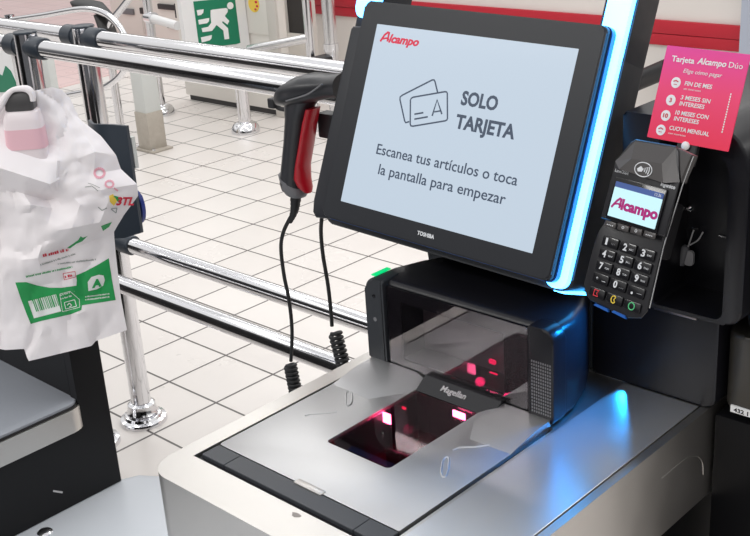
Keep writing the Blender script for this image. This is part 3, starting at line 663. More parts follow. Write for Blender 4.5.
# raised shoulders of the platter against the tower
for s in (-1, 1):
    bm = B(); xi = GX0 - .0005 if s < 0 else GX1 + .0005; xo = s * .1385
    T_ = [(xo, .075, .8712), (xi, .108, .8712), (xi, .1375, .8712), (xo, .1375, .8712)]
    a = bm.verts.new((xo, .062, Z(.8710))); b = bm.verts.new((xi + s * .03, .060 + .0, Z(.8710))); c = bm.verts.new((xi, .108, Z(.8712)))
    d = bm.verts.new((xi, .1375, Z(.872))); e_ = bm.verts.new((xo, .1375, Z(.872)))
    f = bm.verts.new((xo, .1375, Z(.8800))); g_ = bm.verts.new((xi + s * .018, .1375, Z(.8800))); h_ = bm.verts.new((xo, .105, Z(.8785))); i_ = bm.verts.new((xi + s * .03, .102, Z(.8785)))
    bm.faces.new([a, b, i_, h_]); bm.faces.new([h_, i_, g_, f]); bm.faces.new([b, c, i_]); bm.faces.new([c, g_, i_]); bm.faces.new([c, d, g_]); bm.faces.new([d, e_, f, g_]); bm.faces.new([a, h_, f, e_]); bm.faces.new([a, e_, d, c, b])
    obj('platter_shoulder', bm, 'platter', sn, ang=20)
# dark band with maker lettering at tower foot
bm = B(); prism(bm, [(GY1 + .001, Z(.8705)), (.139, Z(.8705)), (.139, Z(.884)), (.133, Z(.884))], GX0, GX1 + .02, 'yz'); fb = obj('front_band', bm, M['gloss'], sn, smooth=False)
sl_ = math.atan2(.0135, .019); Mx = Matrix.Translation((0, GY1 + .002, Z(.8712))) @ Matrix.Rotation(sl_, 4, 'X')
text('lettering', 'Magellan', -.012, .026, .009, 'silver', fb, .0006, None, Mx, .01, .1)
# embossed marks
def emb(P, name='embossed_mark', closed=False):
    obj(name, tube(B(), [Vector(p) - Vector((0, 0, .752)) for p in smoothpath(P, 5)], .0011, 8), 'platter', sn)
def pz(x, y): v = at(x, y, 2, .8712); return (v.x, v.y, .8712)
emb([pz(305, 416), pz(310, 414.5), pz(325, 413.5), pz(337, 412)]); emb([pz(346, 404), pz(346, 394), pz(349, 391), pz(352, 394), pz(351.5, 403), pz(347, 406), pz(346, 404)])
emb([pz(453, 450), pz(460, 447.5), pz(475, 447), pz(489, 445)]); emb([pz(441, 472), pz(443, 460), pz(447, 457), pz(449, 460), pz(447, 474), pz(443, 477), pz(441, 472)])
# front strip
bm = B()
for a, b in ((-.1385, -.100), (-.0992, .100), (.1008, .1385)): box(bm, a, b, -.1455, -.1205, Z(.8655), Z(.8708), .0006, 1)
obj('front_strip', bm, 'strip', sn)
a = at(298, 480, 2, .8712); b = at(325, 493, 2, .8712)
obj('strip_latch', box(B(), a.x, b.x, -.1235, -.1145, Z(.8700), Z(.8725), .0008), 'steel', sn)
# red lamps under the glass
def lamp(x, y, w, h_, m, z, dz=.0):
    v = at(x, y, 2, z); bm = B(); box(bm, v.x - w / 2, v.x + w / 2, v.y - .001, v.y + .001, Z(z - h_ / 2), Z(z + h_ / 2)); return obj('red_lamp', bm, m, sn, smooth=False)
lamp(384, 417, .021, .013, 'redlamp', .857)
lamp(459, 415, .018, .008, 'redlamp', .863)
obj('mirror_rib', box(B(), -.030, .040, .04, .043, Z(.812), Z(.83), .001), 'well', sn)
lamp(404, 408, .006, .003, 'redlamp2', .855)
for q_, e_ in (((.05, .105, .864), .02), ((-.02, .07, .85), .02)):
    l_ = bpy.data.lights.new('scanner_led', 'POINT'); l_.energy = e_; l_.color = (1, .03, .22); l_.shadow_soft_size = .006; lo_ = bpy.data.objects.new('scanner_led', l_); C.objects.link(lo_); lo_.location = q_
# tower
TY = .1405; TZ = .990
tw = B()
plan = [(-.1425, TY + .004), (.1425, TY + .004), (.141, .185), (.128, .225), (.108, .262), (.09, .272), (-.09, .272), (-.108, .262), (-.128, .225), (-.141, .185)]
prism(tw, plan, Z(.8712), Z(TZ), bev=.012, seg=5); tower = obj('tower_shell', tw, 'soft', sn, ang=50)
# cavity behind the window
bm = B(); box(bm, -.094, .094, TY - .01, TY + .055, Z(.882), Z(.978)); cut(tower, bm)
obj('inner_reflector', box(B(), -.093, .093, TY + .048, TY + .054, Z(.883), Z(.977)), mat('grey_interior', (.10, .09, .095), .5), sn, smooth=False)
obj('inner_floor', box(B(), -.093, .093, TY + .008, TY + .05, Z(.8825), Z(.886)), mat('dark_interior', (.03, .025, .028), .4), sn, smooth=False)
bm = B(); box(bm, -.1085, .106, TY, TY + .003, Z(.968), Z(.9855)); box(bm, -.1085, .106, TY, TY + .003, Z(.879), Z(.889)); box(bm, -.1085, -.088, TY, TY + .003, Z(.889), Z(.968)); box(bm, .072, .106, TY, TY + .003, Z(.889), Z(.968)); obj('window_surround', bm, 'gloss', sn, smooth=False)
bm = B(); prism(bm, rrect(-.1085, .106, Z(.879), Z(.9855), .003), TY - .0015, TY - .0003, 'xz'); tag(obj('tower_glass', bm, 'glass2', sn), 'glossy smoked window', None)
bm = B(); prism(bm, rrect(-.1435, -.112, Z(.873), Z(TZ + .001), (.003, .016, .008, .002)), TY - .004, TY + .03, 'xz', bev=.004, seg=4); lp = obj('camera_pod', bm, 'graphite', sn)
for z, r in ((.968, .0022), (.936, .0028)):
    bm = B(); prism(bm, [(-.128 + r * math.cos(k * math.pi / 8), Z(z) + r * math.sin(k * math.pi / 8)) for k in range(16)], TY - .0048, TY - .004, 'xz'); obj('lens_dot', bm, 'greytip' if r > .0025 else 'gloss', lp)
bm = B(); prism(bm, rrect(.109, .1435, Z(.873), Z(TZ + .001), (.016, .003, .002, .008)), TY - .004, TY + .022, 'xz', bev=.003, seg=3); sp_ = obj('speaker_pod', bm, 'soft', sn)
bm = B()
for i in range(9):
    for j in range(16):
        x, z = .1135 + i * .0031, Z(.884) + j * .0042; prism(bm, rrect(x, x + .0018, z, z + .0026, .0004, 1), TY - .0043, TY - .0038, 'xz')
obj('speaker_grille', bm, 'greytip', sp_, smooth=False)['kind'] = 'stuff'
obj('green_light_bar', box(B(), -.139, -.131, TY + .004, TY + .034, Z(TZ + .0005), Z(TZ + .0025), .0008, 1), 'ledgreen', sn)
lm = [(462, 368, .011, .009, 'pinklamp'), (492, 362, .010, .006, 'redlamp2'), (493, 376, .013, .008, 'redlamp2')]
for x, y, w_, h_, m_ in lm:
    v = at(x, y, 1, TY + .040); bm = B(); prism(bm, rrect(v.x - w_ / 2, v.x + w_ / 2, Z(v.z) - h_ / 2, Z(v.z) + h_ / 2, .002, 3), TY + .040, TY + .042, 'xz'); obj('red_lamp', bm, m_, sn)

# ================================================================== touchscreen
rec = R(21); MO = Vector((-.05, .205, 1.175))
RM = Matrix(((0.99971, 0.02247, -0.00921), (-0.01672, 0.36217, -0.93196), (-0.01761, 0.93184, 0.36244)))
mn = thing('touchscreen_terminal', 'tilted black touchscreen terminal with glowing cyan side strips', 'touchscreen', MO, RM)
bm = B(); prism(bm, rrect(-.181, .1815, -.1395, .1420, .008, 6), -.014, 0, bev=.003, seg=3); bz = obj('bezel', bm, 'bezel', mn)
bm = B(); prism(bm, rrect(-.179, .1795, -.1375, .1400, .008, 6), .0, .0006); obj('front_glass', bm, 'bezel', bz)
bm = B(); prism(bm, rrect(-.152, .152, -.114, .114, .0005, 1), .0006, .0010); scn = obj('screen', bm, 'screen', mn, smooth=False); scn['label'] = 'pale blue lit screen'
bm = B(); prism(bm, rrect(-.1820, .1835, -.1410, .1430, .010, 6), -.0165, -.009); obj('bezel_glow_edge', bm, 'blueglow', mn)  # screen edge coloured blue for the light of the side strip
n0 = .0012
text('screen_heading', 'SOLO', .0072, .0611, .0335, 'screenink', scn, n0, .0165, None, .035)
text('screen_heading', 'TARJETA', .0060, .0937, .0055, 'screenink', scn, n0, .0165, None, .035)
text('screen_text', 'Escanea tus artículos o toca', -.1086, .1116, -.0450, 'screenink', scn, n0, .0135, None, .008)
text('screen_text', 'la pantalla para empezar', -.0985, .1010, -.0690, 'screenink', scn, n0, .0135, None, .008)
text('logo_lettering', 'lcampo', -.1270, -.0765, .0935, 'screenred', scn, n0, .0105, None, .04, .25)
bm = B(); strokes(bm, [(-.1405, .0930), (-.1355, .1015), (-.1305, .1055), (-.1285, .1055), (-.1285, .0940)], .0028, n0); strokes(bm, [(-.1375, .0965), (-.131, .098), (-.1265, .0965)], .0022, n0); obj('logo_mark', bm, 'screenred', scn, smooth=False)
# payment card icon drawn from photo points
def mp(x, y):
    n_ = RM @ Vector((0, 0, 1)); r = ray(x, y); P_ = CAM + r * ((MO - CAM).dot(n_) / r.dot(n_)) - MO; q = RM.transposed() @ P_; return (q.x, q.y)
def ic(L): return [mp(396 + a / 9.93, 76 + b / 9.93) for a, b in L]
bm = B(); strokes(bm, ic([(160, 222), (178, 212), (490, 158), (508, 160), (516, 172), (518, 425), (512, 438), (495, 447), (175, 500), (155, 497), (148, 480), (150, 240)]), .0019, n0, True)
strokes(bm, ic([(420, 165), (395, 60), (385, 40), (365, 42), (70, 192), (48, 210), (46, 235), (92, 445), (102, 465), (138, 455)]), .0019, n0)
strokes(bm, ic([(190, 381), (278, 366)]), .0020, n0); strokes(bm, ic([(190, 430), (322, 407)]), .0020, n0)
strokes(bm, ic([(366, 398), (415, 238), (462, 380)]), .0022, n0); strokes(bm, ic([(388, 358), (448, 348)]), .0018, n0)
obj('card_icon', bm, 'screenink', scn, smooth=False)
text('maker_lettering', 'TOSHIBA', -.0160, .0110, -.1285, 'keywhite', bz, .0008, None, None, .04)
# backlit housing behind
bm = B(); prism(bm, rrect(-.200, .188, -.149, .125, .016, 8), -.080, -.024, bev=.003, seg=3, sb=rrect(-.200, .1960, -.149, .125, .016, 8)); prism(bm, rrect(-.215, -.174, .10, .26, .01, 6), -.0775, -.0245, bev=.003, seg=3); prism(bm, rrect(.155, .188, .10, .26, .01, 6), -.0795, -.0245, bev=.003, seg=3, sb=rrect(.155, .1958, .10, .26, .01, 6)); obj('rear_housing', bm, 'graphite', mn)
for s, x0, x1, v0 in ((1, .163, .1930, -.146), (-1, -.2135, -.175, .122)):
    bm = B(); prism(bm, rrect(x0, x1, v0, .259, (.012, .012, .012, .012), 6), -.030, -.0165, bev=.002); tag(obj('light_strip', bm, 'led', mn), 'glowing cyan-white light strip', None)
bm = B(); box(bm, .172, .1875, -.1505, -.1475, -.078, -.026, .001, 1); obj('light_line', bm, 'led', mn, smooth=False)
bm = B(); prism(bm, [(-.150, -.1385), (-.150, .115), (-.2130, .110), (-.2160, .106), (-.2205, -.125), (-.2175, -.140), (-.210, -.146)], -.060, -.0175, bev=.003, seg=3); obj('side_module', bm, 'bezel', mn)
l_ = bpy.data.lights.new('added_blue_spot', 'SPOT'); l_.energy = .5; l_.color = (.01, .35, 1); l_.spot_size = R(38); l_.spot_blend = .5; l_.shadow_soft_size = .003  # added spot, no lamp of the terminal; lays the blue streak on the deck
lo_ = bpy.data.objects.new('added_blue_spot', l_); C.objects.link(lo_); lo_.location = (.149, .2765, .8815); lo_.rotation_euler = (Vector((.178, .185, .8712)) - lo_.location).to_track_quat('-Z', 'Y').to_euler()
l_ = bpy.data.lights.new('added_blue_spot', 'SPOT'); l_.energy = 3.0; l_.color = (.01, .30, 1); l_.spot_size = R(80); l_.spot_blend = .9; l_.shadow_soft_size = .012  # second added spot, turns the right side of the scanner tower blue
lo_ = bpy.data.objects.new('added_blue_spot', l_); C.objects.link(lo_); lo_.location = (.195, .232, 1.02); lo_.rotation_euler = (Vector((.14, .18, .94)) - lo_.location).to_track_quat('-Z', 'Y').to_euler()
# neck, built upright behind the tower
ni = mn.matrix_world.inverted() if False else (Matrix.Translation(MO) @ RM.to_4x4()).inverted()
nk = B(); prism(nk, [(-.150, .8715), (-.152, .95), (-.166, .985), (-.178, 1.012), (-.17, 1.09), (.10, 1.09), (.10, .8715)], .282, .345, 'xz', bev=.008, seg=3)
prism(nk, [(.282, .99), (.282, 1.075), (.235, 1.062), (.222, 1.02), (.24, .995)], -.165, .09, 'yz')
nk.transform(ni); obj('neck', nk, 'graphite', mn)

# ================================================================== hand scanner with cord
def gp_(x, y, yy=.28): return at(x, y, 1, yy)
t = thing('hand_scanner', 'black handheld barcode scanner with red inner grip hanging beside the screen', 'scanner', gp_(300, 190))
o_ = t.location.copy()
def gs(x, y, hx, hd, ang=0, p=.85, yy=.28, dy=0):
    c = gp_(x, y, yy) - o_ + Vector((0, dy, 0)); a = Vector((math.cos(R(ang)), 0, math.sin(R(ang)))); return (c, a, (0, 1, 0), hx, hd, p)
bm = B(); loft(bm, [gs(281, 97, .004, .008, 75), gs(283.5, 95.5, .012, .020, 75), gs(289, 93, .0185, .030, 72), gs(298, 90.5, .0225, .034, 75), gs(310, 88, .022, .033, 82), (gp_(321, 87) - o_, (0, 0, 1), (0, 1, 0), .0185, .027, .85), (gp_(333, 86) - o_, (0, 0, 1), (0, 1, 0), .0165, .024, .85), (gp_(346, 85) - o_, (0, 0, 1), (0, 1, 0), .018, .026, .8)], 28)
obj('scan_head', bm, 'gunmetal', t, ang=60)
bm = B(); loft(bm, [gs(303, 97, .030, .022, 5), gs(300, 106, .024, .020, 5), gs(298, 118, .019, .018, 5), gs(296.5, 140, .0175, .019, 5), gs(294, 165, .018, .019, 5), gs(293, 182, .0195, .019, 2), gs(294, 190, .019, .017, -8)], 24)
obj('handle', bm, 'gunmetal', t, ang=60)
bm = B(); loft(bm, [gs(313, 108, .008, .013, 5, 1), gs(310, 122, .008, .014, 5, 1), gs(306.5, 145, .0075, .015, 5, 1), gs(303, 165, .008, .015, 5, 1), gs(302.5, 178, .011, .015, -10, 1), gs(305, 186, .011, .013, -20, 1), gs(307.5, 191, .006, .008, -20, 1)], 20)
tag(obj('red_grip', bm, 'redgrip', t, ang=60), 'red inner side of the grip', None)
bm = B(); loft(bm, [gs(292, 178, .0205, .0195, -22), gs(295, 189, .0205, .0185, -14), gs(296, 194, .016, .015, -10)], 24); tag(obj('grey_foot', bm, 'greytip', t), 'grey rubber foot', None)
bm = B(); tube(bm, smoothpath([gp_(286, 101, .248) - o_, gp_(300, 97, .247) - o_, gp_(310, 93, .248) - o_, gp_(322, 84, .252) - o_], 5), .0012, 8); obj('seam', bm, 'greytip', t)
# strain relief + cord + coil
P = [gp_(296, 194), gp_(294.5, 210), gp_(290, 222)]
bm = B(); q_ = smoothpath(P, 8); tube(bm, [v - o_ for v in q_], [(.0085 - .005 * i / (len(q_) - 1)) * (1 + .12 * (i % 2)) for i in range(len(q_))], 14); obj('strain_relief', bm, 'rubber', t)
def cord(pts, c0, c1, turns, R1, name='cord', parent=t, off=o_, tail=None):
    bm = B(); tube(bm, [v - off for v in smoothpath(pts, 10)], .0030, 12); q = obj(name, bm, 'rubber', parent)
    ax = (c1 - c0); a, b = frame_of(ax); H = []
    for i in range(turns * 16 + 1):
        s = i / (turns * 16); th_ = i / 16 * 2 * math.pi; H.append(c0 + ax * s + a * R1 * math.cos(th_) + b * R1 * math.sin(th_) - off)
    if tail: H += [v - off for v in smoothpath([H[-1] + off] + tail, 6)][1:]
    bm = B(); tube(bm, H, .0030, 10); obj('coiled_cord', bm, 'rubber', q)
cord([gp_(290, 218), gp_(283.5, 232), gp_(281, 248), gp_(284, 275), gp_(289, 300), gp_(292, 330), gp_(291, 361)], gp_(290, 364), gp_(297, 399), 9, .0085,
     tail=[gp_(300, 425), Vector((-.33, .28, .66)), Vector((-.20, .26, .64)), Vector((-.15, .26, .64))])
# second cord, from the terminal side module
o2 = gp_(322, 222, .27)
t2 = thing('coiled_cable', 'black coiled cable hanging from underneath the touchscreen', 'cable', o2)
cord([gp_(322, 214, .27), gp_(321, 232, .27), gp_(323, 255, .27), gp_(328, 285, .27), gp_(331, 312, .27), gp_(332, 326, .27)], gp_(335, 332, .27), gp_(345, 372, .27), 9, .0085, 'cable', t2, o2,
     tail=[gp_(350, 400, .27), Vector((-.26, .29, .68)), Vector((-.15, .29, .66))])
# holder hook for the gun
hk = thing('scanner_hook', 'black bracket hook holding the hand scanner against the screen side', 'hook', (-.33, .31, 1.13))
def hkp(x, y, yy=.315): return gp_(x, y, yy) - Vector((-.33, .31, 1.13))
bm = B(); tube(bm, smoothpath([hkp(275, 99), hkp(277, 107), hkp(285, 109.5), hkp(300, 111), hkp(318, 114), hkp(336, 114)], 4), .0035, 10); obj('hook_arm', bm, 'black', hk)
a = hkp(271, 97); b = hkp(278, 108); obj('hook_tip', box(B(), a.x, b.x, -.004, .012, b.z, a.z, .002), 'black', hk)
c = hkp(318, 112); d = hkp(340, 138); obj('mount_plate', box(B(), c.x + .012, d.x, -.010, .012, d.z, c.z + .004, .003), 'black', hk)

# ================================================================== payment console
pc = thing('payment_console', 'black payment console tower with receipt slot and small white label, behind the card terminal', 'console', (.2, .28, .8712))
def q3(x, y, z): return Vector((x, y, z)) - Vector((.2, .28, .8712))
ZB = .8712
bm = B(); prism(bm, [(v[0] - .2, v[1] - ZB) for v in rrect(.103, .2655, ZB + .0005, .994, (.004, .004, .002, .012))], 0, .24, 'xz', bev=.003, seg=3); obj('lower_door', bm, 'soft', pc)
bm = B(); prism(bm, [(v[0] - .2, v[1] - ZB) for v in rrect(.157, .305, .9945, 1.215, (.05, .004, .002, .02), 8)], -.03, .24, 'xz', bev=.004, seg=3); up = obj('upper_body', bm, 'soft', pc)
bm = B(); prism(bm, [(v[0] - .2, v[1] - ZB) for v in rrect(.200, .283, .999, 1.192, (.035, .01, .004, .01), 8)], -.06, .040, 'xz'); cut(up, bm)
a = gp_(657, 296, .28); b = gp_(700, 307, .28)
bm = B(); box(bm, a.x - .2, b.x - .2, -.006, .0, .9865 - ZB, .9935 - ZB, .001); sl2 = obj('receipt_slot', bm, 'slot', pc); sl2['label'] = 'ribbed metal receipt slot'
bm = B(); box(bm, a.x - .2, b.x - .2, -.007, .0, .9800 - ZB, .9845 - ZB, .001); obj('slot_lip', bm, 'slot', sl2)
bm = B(); box(bm, a.x - .2, b.x - .2, -.0065, -.001, .9845 - ZB, .9865 - ZB); obj('slot_gap', bm, 'gloss', sl2, smooth=False)
# bulging side cover and lower column
bm = B(); P = []
for z, k in ((.953, .60), (.962, .82), (.985, .94), (1.03, 1.0), (1.10, 1.0), (1.15, .97), (1.185, .90), (1.200, .78)):
    P.append(((.345 - .2, .10, z - ZB), (1, 0, 0), (0, 1, 0), .068 * k, .115 * k, .6))
loft(bm, P, 36); obj('side_cover', bm, 'bezel', pc, ang=60)
bm = B(); prism(bm, [(v[0] - .2, v[1]) for v in rrect(.2665, .42, .005, .24, (.01, .01, .028, .01), 8)], .002, .0985, bev=.006, seg=4); obj('lower_column', bm, 'bronze', pc)
# knob / lock details inside the recess
bm = B(); v = at(690, 208, 1, .32); lathe(bm, [(.004, 0), (.004, .003), (.002, .005)], (0, 0, 0), 16); bm.transform(Matrix.Translation((v.x - .2, .040, v.z - ZB)) @ Matrix.Rotation(R(90), 4, 'X')); obj('screw', bm, 'chrome', pc)
a = at(719, 236, 1, .318); b = at(733, 239, 1, .318); obj('recess_ledge', tube(B(), [(a.x - .2, .0385, a.z - ZB), (b.x - .2, .0385, b.z - ZB)], .0012, 8), 'chrome_dull', pc)
# bunch of keys hanging from a hook
ko = at(694, 229, 1, .312)
kt = thing('key_bunch', 'small key with fob and cord hanging inside the console recess', 'keys', ko)
def kk(x, y, yy=.312): return at(x + 2, y, 1, yy) - ko
obj('hook', tube(B(), [kk(690, 228), kk(692, 229), kk(697, 229)], .0014, 8), 'chrome', kt)
obj('cord_loop', tube(B(), smoothpath([kk(692, 229), kk(689, 238), kk(686, 247)], 4), .0009, 6), 'silver', kt)
obj('cord_loop', tube(B(), smoothpath([kk(701, 232), kk(696, 240), kk(688, 245)], 4), .0009, 6), 'silver', kt)
a, b = kk(684, 246), kk(679, 264); obj('fob', tube(B(), [a, a.lerp(b, .1), b], [.0035, .005, .005], 14), 'greytip', kt)
a, b = kk(679, 264), kk(674, 284); obj('key_blade', tube(B(), [a, b], .0014, 8), 'silver', kt)
v = kk(687, 257); bm = B(); prism(bm, rrect(v.x - .006, v.x + .006, v.z - .010, v.z + .008, .004, 4), -.002, .002, 'xz'); obj('key_head', bm, 'silver', kt)
# black side cabinet beneath console with label
cb = thing('side_cabinet', 'plain tall black cabinet in the lower right corner, beneath the payment console', 'cabinet', (.5, .5, 0))
obj('body', box(B(), -.2385, -.1, -.212, .06, 0, .862, .004), 'panel', cb)
a = at(731, 404.5, 1, .284); b = at(756, 408.5, 1, .284)
bm = B(); box(bm, a.x - .2, b.x - .2, .0030, .0055, a.z - .0085 - ZB, a.z - ZB); lb = obj('white_label', bm, 'signwhite', pc, smooth=False)
M2 = Matrix(((1, 0, 0, 0), (0, 0, -1, 0), (0, 1, 0, 0), (0, 0, 0, 1)))
text('label_print', '432 11', a.x - .2 + .004, b.x - .2 - .004, a.z - .0070 - ZB, 'gloss', lb, -.0028, .0050, M2, .03)

# ================================================================== payment terminal
ya, re_ = R(-10.5), R(20.3)
Rz = Matrix.Rotation(ya, 3, 'Z'); RP = Rz @ Matrix(((1, 0, 0), (0, math.sin(re_), -math.cos(re_)), (0, math.cos(re_), math.sin(re_))))
pp = thing('card_terminal', 'black card payment terminal with lit display and keypad on the console', 'card terminal', (.227, .16, 1.122), RP); pp.scale = (1.035, 1.035, 1.035)
up_poly = [(.0435, .000), (.0435, .053), (.0335, .082), (.0275, .0870), (-.0217, .0850), (-.0275, .081), (-.0408, .0590), (-.0405, .000)]
lo_poly = [(.0375, -.0075), (.0415, -.0740), (.036, -.083), (.0190, -.0880), (-.032, -.0845), (-.0395, -.0810), (-.0462, -.070), (-.0465, -.0270), (-.0400, -.0150), (-.0400, .002), (.0385, .002)]
bm = B(); prism(bm, [(u * .5 - .006, v * .9) for u, v in up_poly], -.030, .006, bev=.003, seg=3, sb=up_poly); ub = obj('upper_case', bm, 'key', pp)
bm = B(); prism(bm, [(u * .5 - .006, v * .9) for u, v in lo_poly], -.030, -.001, bev=.003, seg=3, sb=lo_poly); lb_ = obj('keypad_case', bm, 'key', pp)
# grey chamfer round the top
bm = B(); inn = [(.0295, .050), (.0225, .067), (-.0150, .065), (-.0265, .052)]; out = [(.0425, .054), (.0285, .0850), (-.0215, .0830), (-.0398, .0585)]
vi = [bm.verts.new((*p_, .0125)) for p_ in inn]; vo = [bm.verts.new((*p_, .0055)) for p_ in out]
for i in range(3): bm.faces.new([vi[i], vi[i + 1], vo[i + 1], vo[i]])
bm.faces.new(vi[::-1]); vb = [bm.verts.new((*p_, .005)) for p_ in inn]
bm.faces.new([vo[0], vo[1], vo[2], vo[3], vb[3], vb[2], vb[1], vb[0]][::-1]); bm.faces.new([vi[0], vo[0], vb[0]]); bm.faces.new([vi[3], vb[3], vo[3]])
bm.faces.new([vi[3], vi[0], vb[0], vb[3]])
bmesh.ops.remove_doubles(bm, verts=bm.verts, dist=1e-6)
obj('top_chamfer', bm, 'chamfer', pp, smooth=False)
bm = B(); prism(bm, [(.0290, .048), (.0225, .0655), (-.0150, .0635), (-.0260, .050), (-.0385, .045), (-.0385, -.002), (.0395, .002), (.0395, .046)], .0125, .0128); bm.free()
bm = B(); prism(bm, rrect(-.0315, .0335, .0015, .0445, .002), .006, .0085, bev=.0008); db = obj('display_frame', bm, 'gloss', pp)
bm = B(); prism(bm, rrect(-.0290, .0312, .0050, .0345, .0005, 1), .0086, .0090); ds = obj('display', bm, 'pindisp', pp, smooth=False)
bm = B(); prism(bm, rrect(-.0290, .0312, .0345, .0400, .0005, 1), .0086, .0090); obj('status_bar', bm, 'pinbar', ds, smooth=False)
text('status_text', '12:36', .021, .029, .0360, 'keywhite', ds, .0092)
text('logo_lettering', 'lcampo', -.0150, .0310, .0145, 'pinlogo', ds, .0092, .0105, None, .05)
bm = B(); strokes(bm, [(-.0265, .0140), (-.0215, .0215), (-.0180, .0245), (-.0165, .0245), (-.0165, .0150)], .0024, .0092); strokes(bm, [(-.0245, .0175), (-.019, .0190), (-.0145, .0175)], .0018, .0092); obj('logo_mark', bm, 'pinlogo', ds, smooth=False)
text('model_lettering', 'Lane/3000', -.036, -.0185, .0485, 'keywhite', ub, .0063)
text('maker_lettering', 'ingenico', .0225, .0400, .0465, 'keywhite', ub, .0063, None, None, .03)
# contactless symbol
bm = B(); cx_, cy_ = .003, .0575; strokes(bm, [(cx_ + .0105 * math.cos(k * math.pi / 14), cy_ + .0068 * math.sin(k * math.pi / 14)) for k in range(28)], .0009, .0128, True)
for i in range(4): strokes(bm, [(cx_ + (-.001 + .0019 * i) + (.0008 + .0008 * i) * math.cos(R(a_)) * .8, cy_ + (.0012 + .0010 * i) * math.sin(R(a_))) for a_ in range(-60, 61, 20)], .0010, .0128)
prism(bm, [(cx_ - .0075, cy_ - .0005), (cx_ - .0035, cy_ + .0028), (cx_ - .001, cy_ + .001), (cx_ - .001, cy_ - .0025), (cx_ - .006, cy_ - .0030)], .0128, .0131)
obj('contactless_symbol', bm, 'keywhite', ub, smooth=False)
# function keys
for i in range(4):
    x = -.0305 + i * .0165; y = -.0035 + i * .0006; bm = B(); prism(bm, rrect(x, x + .0140, y - .0025, y + .0035, .0012, 3), .006, .0078, bev=.0005, seg=2); k_ = obj('function_key', bm, 'chamfer', pp)
    text('key_mark', ('....', 'o', 'o', '....')[i], x + (.003 if i in (0, 3) else .0055), x + (.011 if i in (0, 3) else .0085), y - .0008, 'keywhite', k_, .0080)
# keypad
rows_ = [('1', '2', '3'), ('4', '5', '6'), ('7', '8', '9'), ('*', '0', '.')]; sub = {'2': 'ABC', '3': 'DEF', '4': 'GHI', '5': 'JKL', '6': 'MNO', '7': 'PQRS', '8': 'TUV', '9': 'WXYZ', '1': 'QZ', '*': ',', '0': '_', '.': '-'}
for r_, rw in enumerate(rows_):
    for c_, ch in enumerate(rw):
        x = -.0335 + c_ * .0232; y = -.0205 - r_ * .0127
        bm = B(); prism(bm, rrect(x, x + .0205, y - .0058, y + .0050, .0015, 3), -.001, .0016, bev=.0005, seg=2); k_ = obj('key', bm, 'gloss', pp)
        text('key_digit', ch, x + .0048, x + .0048 + (.0026 if ch in '1*.' else .0048), y - .0034, 'keywhite', k_, .0018, None if ch in '*.' else .0070, None, .03)
        text('key_letters', sub[ch], x + .0125, x + .0180, y - .0018, 'greytip' if ch in '1' else 'keywhite', k_, .0018, .0018)
for i, (mt, x) in enumerate((('keyred', -.0335), ('keyyellow', -.0103), ('keygreen', .0129))):
    y = -.0735; bm = B(); prism(bm, rrect(x, x + .0205, y - .0052, y + .0048, .0015, 3), -.001, .0016, bev=.0005, seg=2); k_ = obj(('cancel_key', 'clear_key', 'enter_key')[i], bm, 'gloss', pp)
    cx_, cy_ = x + .0100, y - .0002; bm = B()
    if i == 0: strokes(bm, [(cx_ - .003, cy_ - .003), (cx_ - .003, cy_ + .003), (cx_ + .003, cy_ + .003), (cx_ + .0005, cy_), (cx_ + .003, cy_ - .003)], .0011, .0018, True)
    if i == 1: strokes(bm, [(cx_ + .003 * math.cos(R(a_)), cy_ + .0036 * math.sin(R(a_))) for a_ in range(45, 316, 18)] + [(cx_ + .0005, cy_)], .0011, .0018, True)
    if i == 2: strokes(bm, [(cx_ + .0036 * math.cos(R(a_)), cy_ + .0036 * math.sin(R(a_))) for a_ in range(0, 360, 20)], .0011, .0018, True)
    obj('key_mark', bm, mt, k_, smooth=False)
for a_, b_ in ((-.024, -.004), (.000, .019)):
    bm = B(); prism(bm, [(a_, -.0866), (a_ + .002, -.0842), (b_ - .002, -.0850), (b_, -.0880)], -.002, .0005); obj('blue_foot_light', bm, 'blueglow', pp, smooth=False)
# cradle behind
bm = B(); prism(bm, [(.0285, .0850), (.047, .0815), (.0435, .0660), (.0425, .0540)], -.006, .004, bev=.0008, seg=1); obj('side_ear', bm, 'chamfer', pp, smooth=False)
bm = B(); tube(bm, [(.0415, -.070, -.002), (.0385, -.010, -.002), (.0440, .052, .002), (.0475, .0805, .002)], .0007, 8); obj('edge_line', bm, 'chrome_dull', pp)
bm = B(); prism(bm, rrect(-.034, -.004, -.06, .06, .01, 4), -.040, -.029, bev=.003, seg=2); obj('cradle', bm, 'key', pp)
bm = B(); box(bm, -.036, -.010, -.03, .03, -.085, -.038, .004); obj('mount_arm', bm, 'black', pp)

# ================================================================== promo card
ya, re_ = R(-4.9), R(19.1)
RC = Matrix.Rotation(ya, 3, 'Z') @ Matrix(((1, 0, 0), (0, math.sin(re_), -math.cos(re_)), (0, math.cos(re_), math.sin(re_))))
CO = Vector((.226, .262, 1.231)); 
CO = CAM + (Vector((.226, .282, 1.231)) - CAM) * .972
kc = .972
pcd = thing('promo_card', 'square pink and red promotional card standing above the card terminal', 'card', CO, RC)
bm = B(); prism(bm, [(v[0] * kc, v[1] * kc) for v in rrect(-.05, .05, -.05, .05, .001, 2)], -.001, 0); cd_ = obj('card_sheet', bm, 'card', pcd)
def ct_(s, u0, u1, v, h_=None, bold=.0, shear=0, m='signwhite'): return text('card_lettering', s, u0 * kc, u1 * kc, v * kc, m, cd_, .0003, h_ * kc if h_ else None, None, bold, shear)
ct_('Tarjeta', -.0405, -.0125, .0340, .0062, .02); ct_('Alcampo', -.009, .0255, .0345, .0066, .022, .2); ct_('Dúo', .0285, .0445, .0345, .0062)
ct_('Elige cómo pagar', -.023, .0235, .0235, .0045, .0, .2)
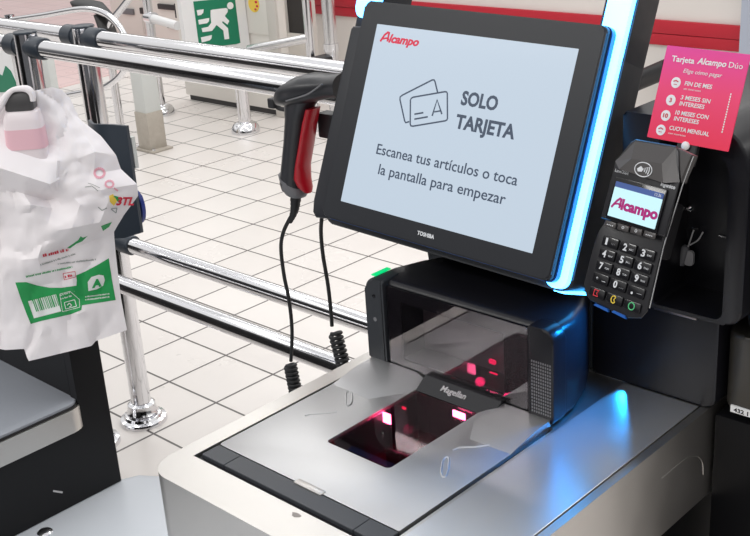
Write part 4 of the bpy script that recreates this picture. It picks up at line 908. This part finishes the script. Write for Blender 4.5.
ct_('FIN DE MES', -.018, .0150, .0105, .0046, .018, .1); ct_('sin intereses', -.018, .0030, .0060, .0020)
ct_('3 MESES SIN', -.0190, .0170, -.0045, .0046, .018, .1); ct_('INTERESES', -.0190, .0115, -.0110, .0046, .018, .1)
ct_('10 MESES CON', -.0215, .0190, -.0210, .0046, .018, .1); ct_('INTERESES', -.0215, .0090, -.0275, .0046, .018, .1)
ct_('CUOTA MENSUAL', -.0245, .0240, -.0380, .0046, .018, .1); ct_('con intereses', -.0245, -.0030, -.0425, .0020)
for (u, v, s) in ((-.0290, .0120, None), (-.0305, -.0070, '3'), (-.0325, -.0240, '10'), (-.0345, -.0400, None)):
    bm = B(); prism(bm, [((u + .0058 * math.cos(k * math.pi / 12)) * kc, (v + .0058 * math.sin(k * math.pi / 12)) * kc) for k in range(24)], .0001, .0004); bd = obj('white_badge', bm, 'signwhite', cd_, smooth=False)
    if s: text('badge_number', s, (u - (.0014 if s == '3' else .0030)) * kc, (u + (.0016 if s == '3' else .0030)) * kc, (v - .0022) * kc, 'redink', bd, .0006, .0045, None, .03)
    else:
        bm = B(); strokes(bm, [((u - .003) * kc, (v + .001) * kc), (u * kc, (v + .0022) * kc), ((u + .003) * kc, (v + .001) * kc)], .0011, .0006); strokes(bm, [((u - .002) * kc, (v - .002) * kc), ((u + .002) * kc, (v - .002) * kc)], .0006, .0006); obj('badge_mark', bm, 'redink', bd, smooth=False)
bm = B()
for k in range(16): box(bm, .0375 * kc, .0388 * kc, (-.032 + k * .0026) * kc, (-.0302 + k * .0026) * kc, .0001, .0003)
obj('small_print', bm, 'signwhite', cd_, smooth=False)
# clip/stand of the card
v = at(685, 148, 1, CO.y - .02)
bm = B(); lathe(bm, [(.0045, 0), (.0045, .002), (.003, .0035), (.001, .004)], (0, 0, 0), 20); qv = RC.transposed() @ (at(685, 151, 1, CO.y - .03) - CO)
bm.transform(Matrix.Translation((.0, -.0505, .0)) ); tag(obj('suction_foot', bm, 'white', pcd), 'small white round foot', None)
bm = B(); box(bm, -.012, .012, -.07, -.044, -.008, -.0012, .001, 1); obj('clip', bm, 'black', pcd)
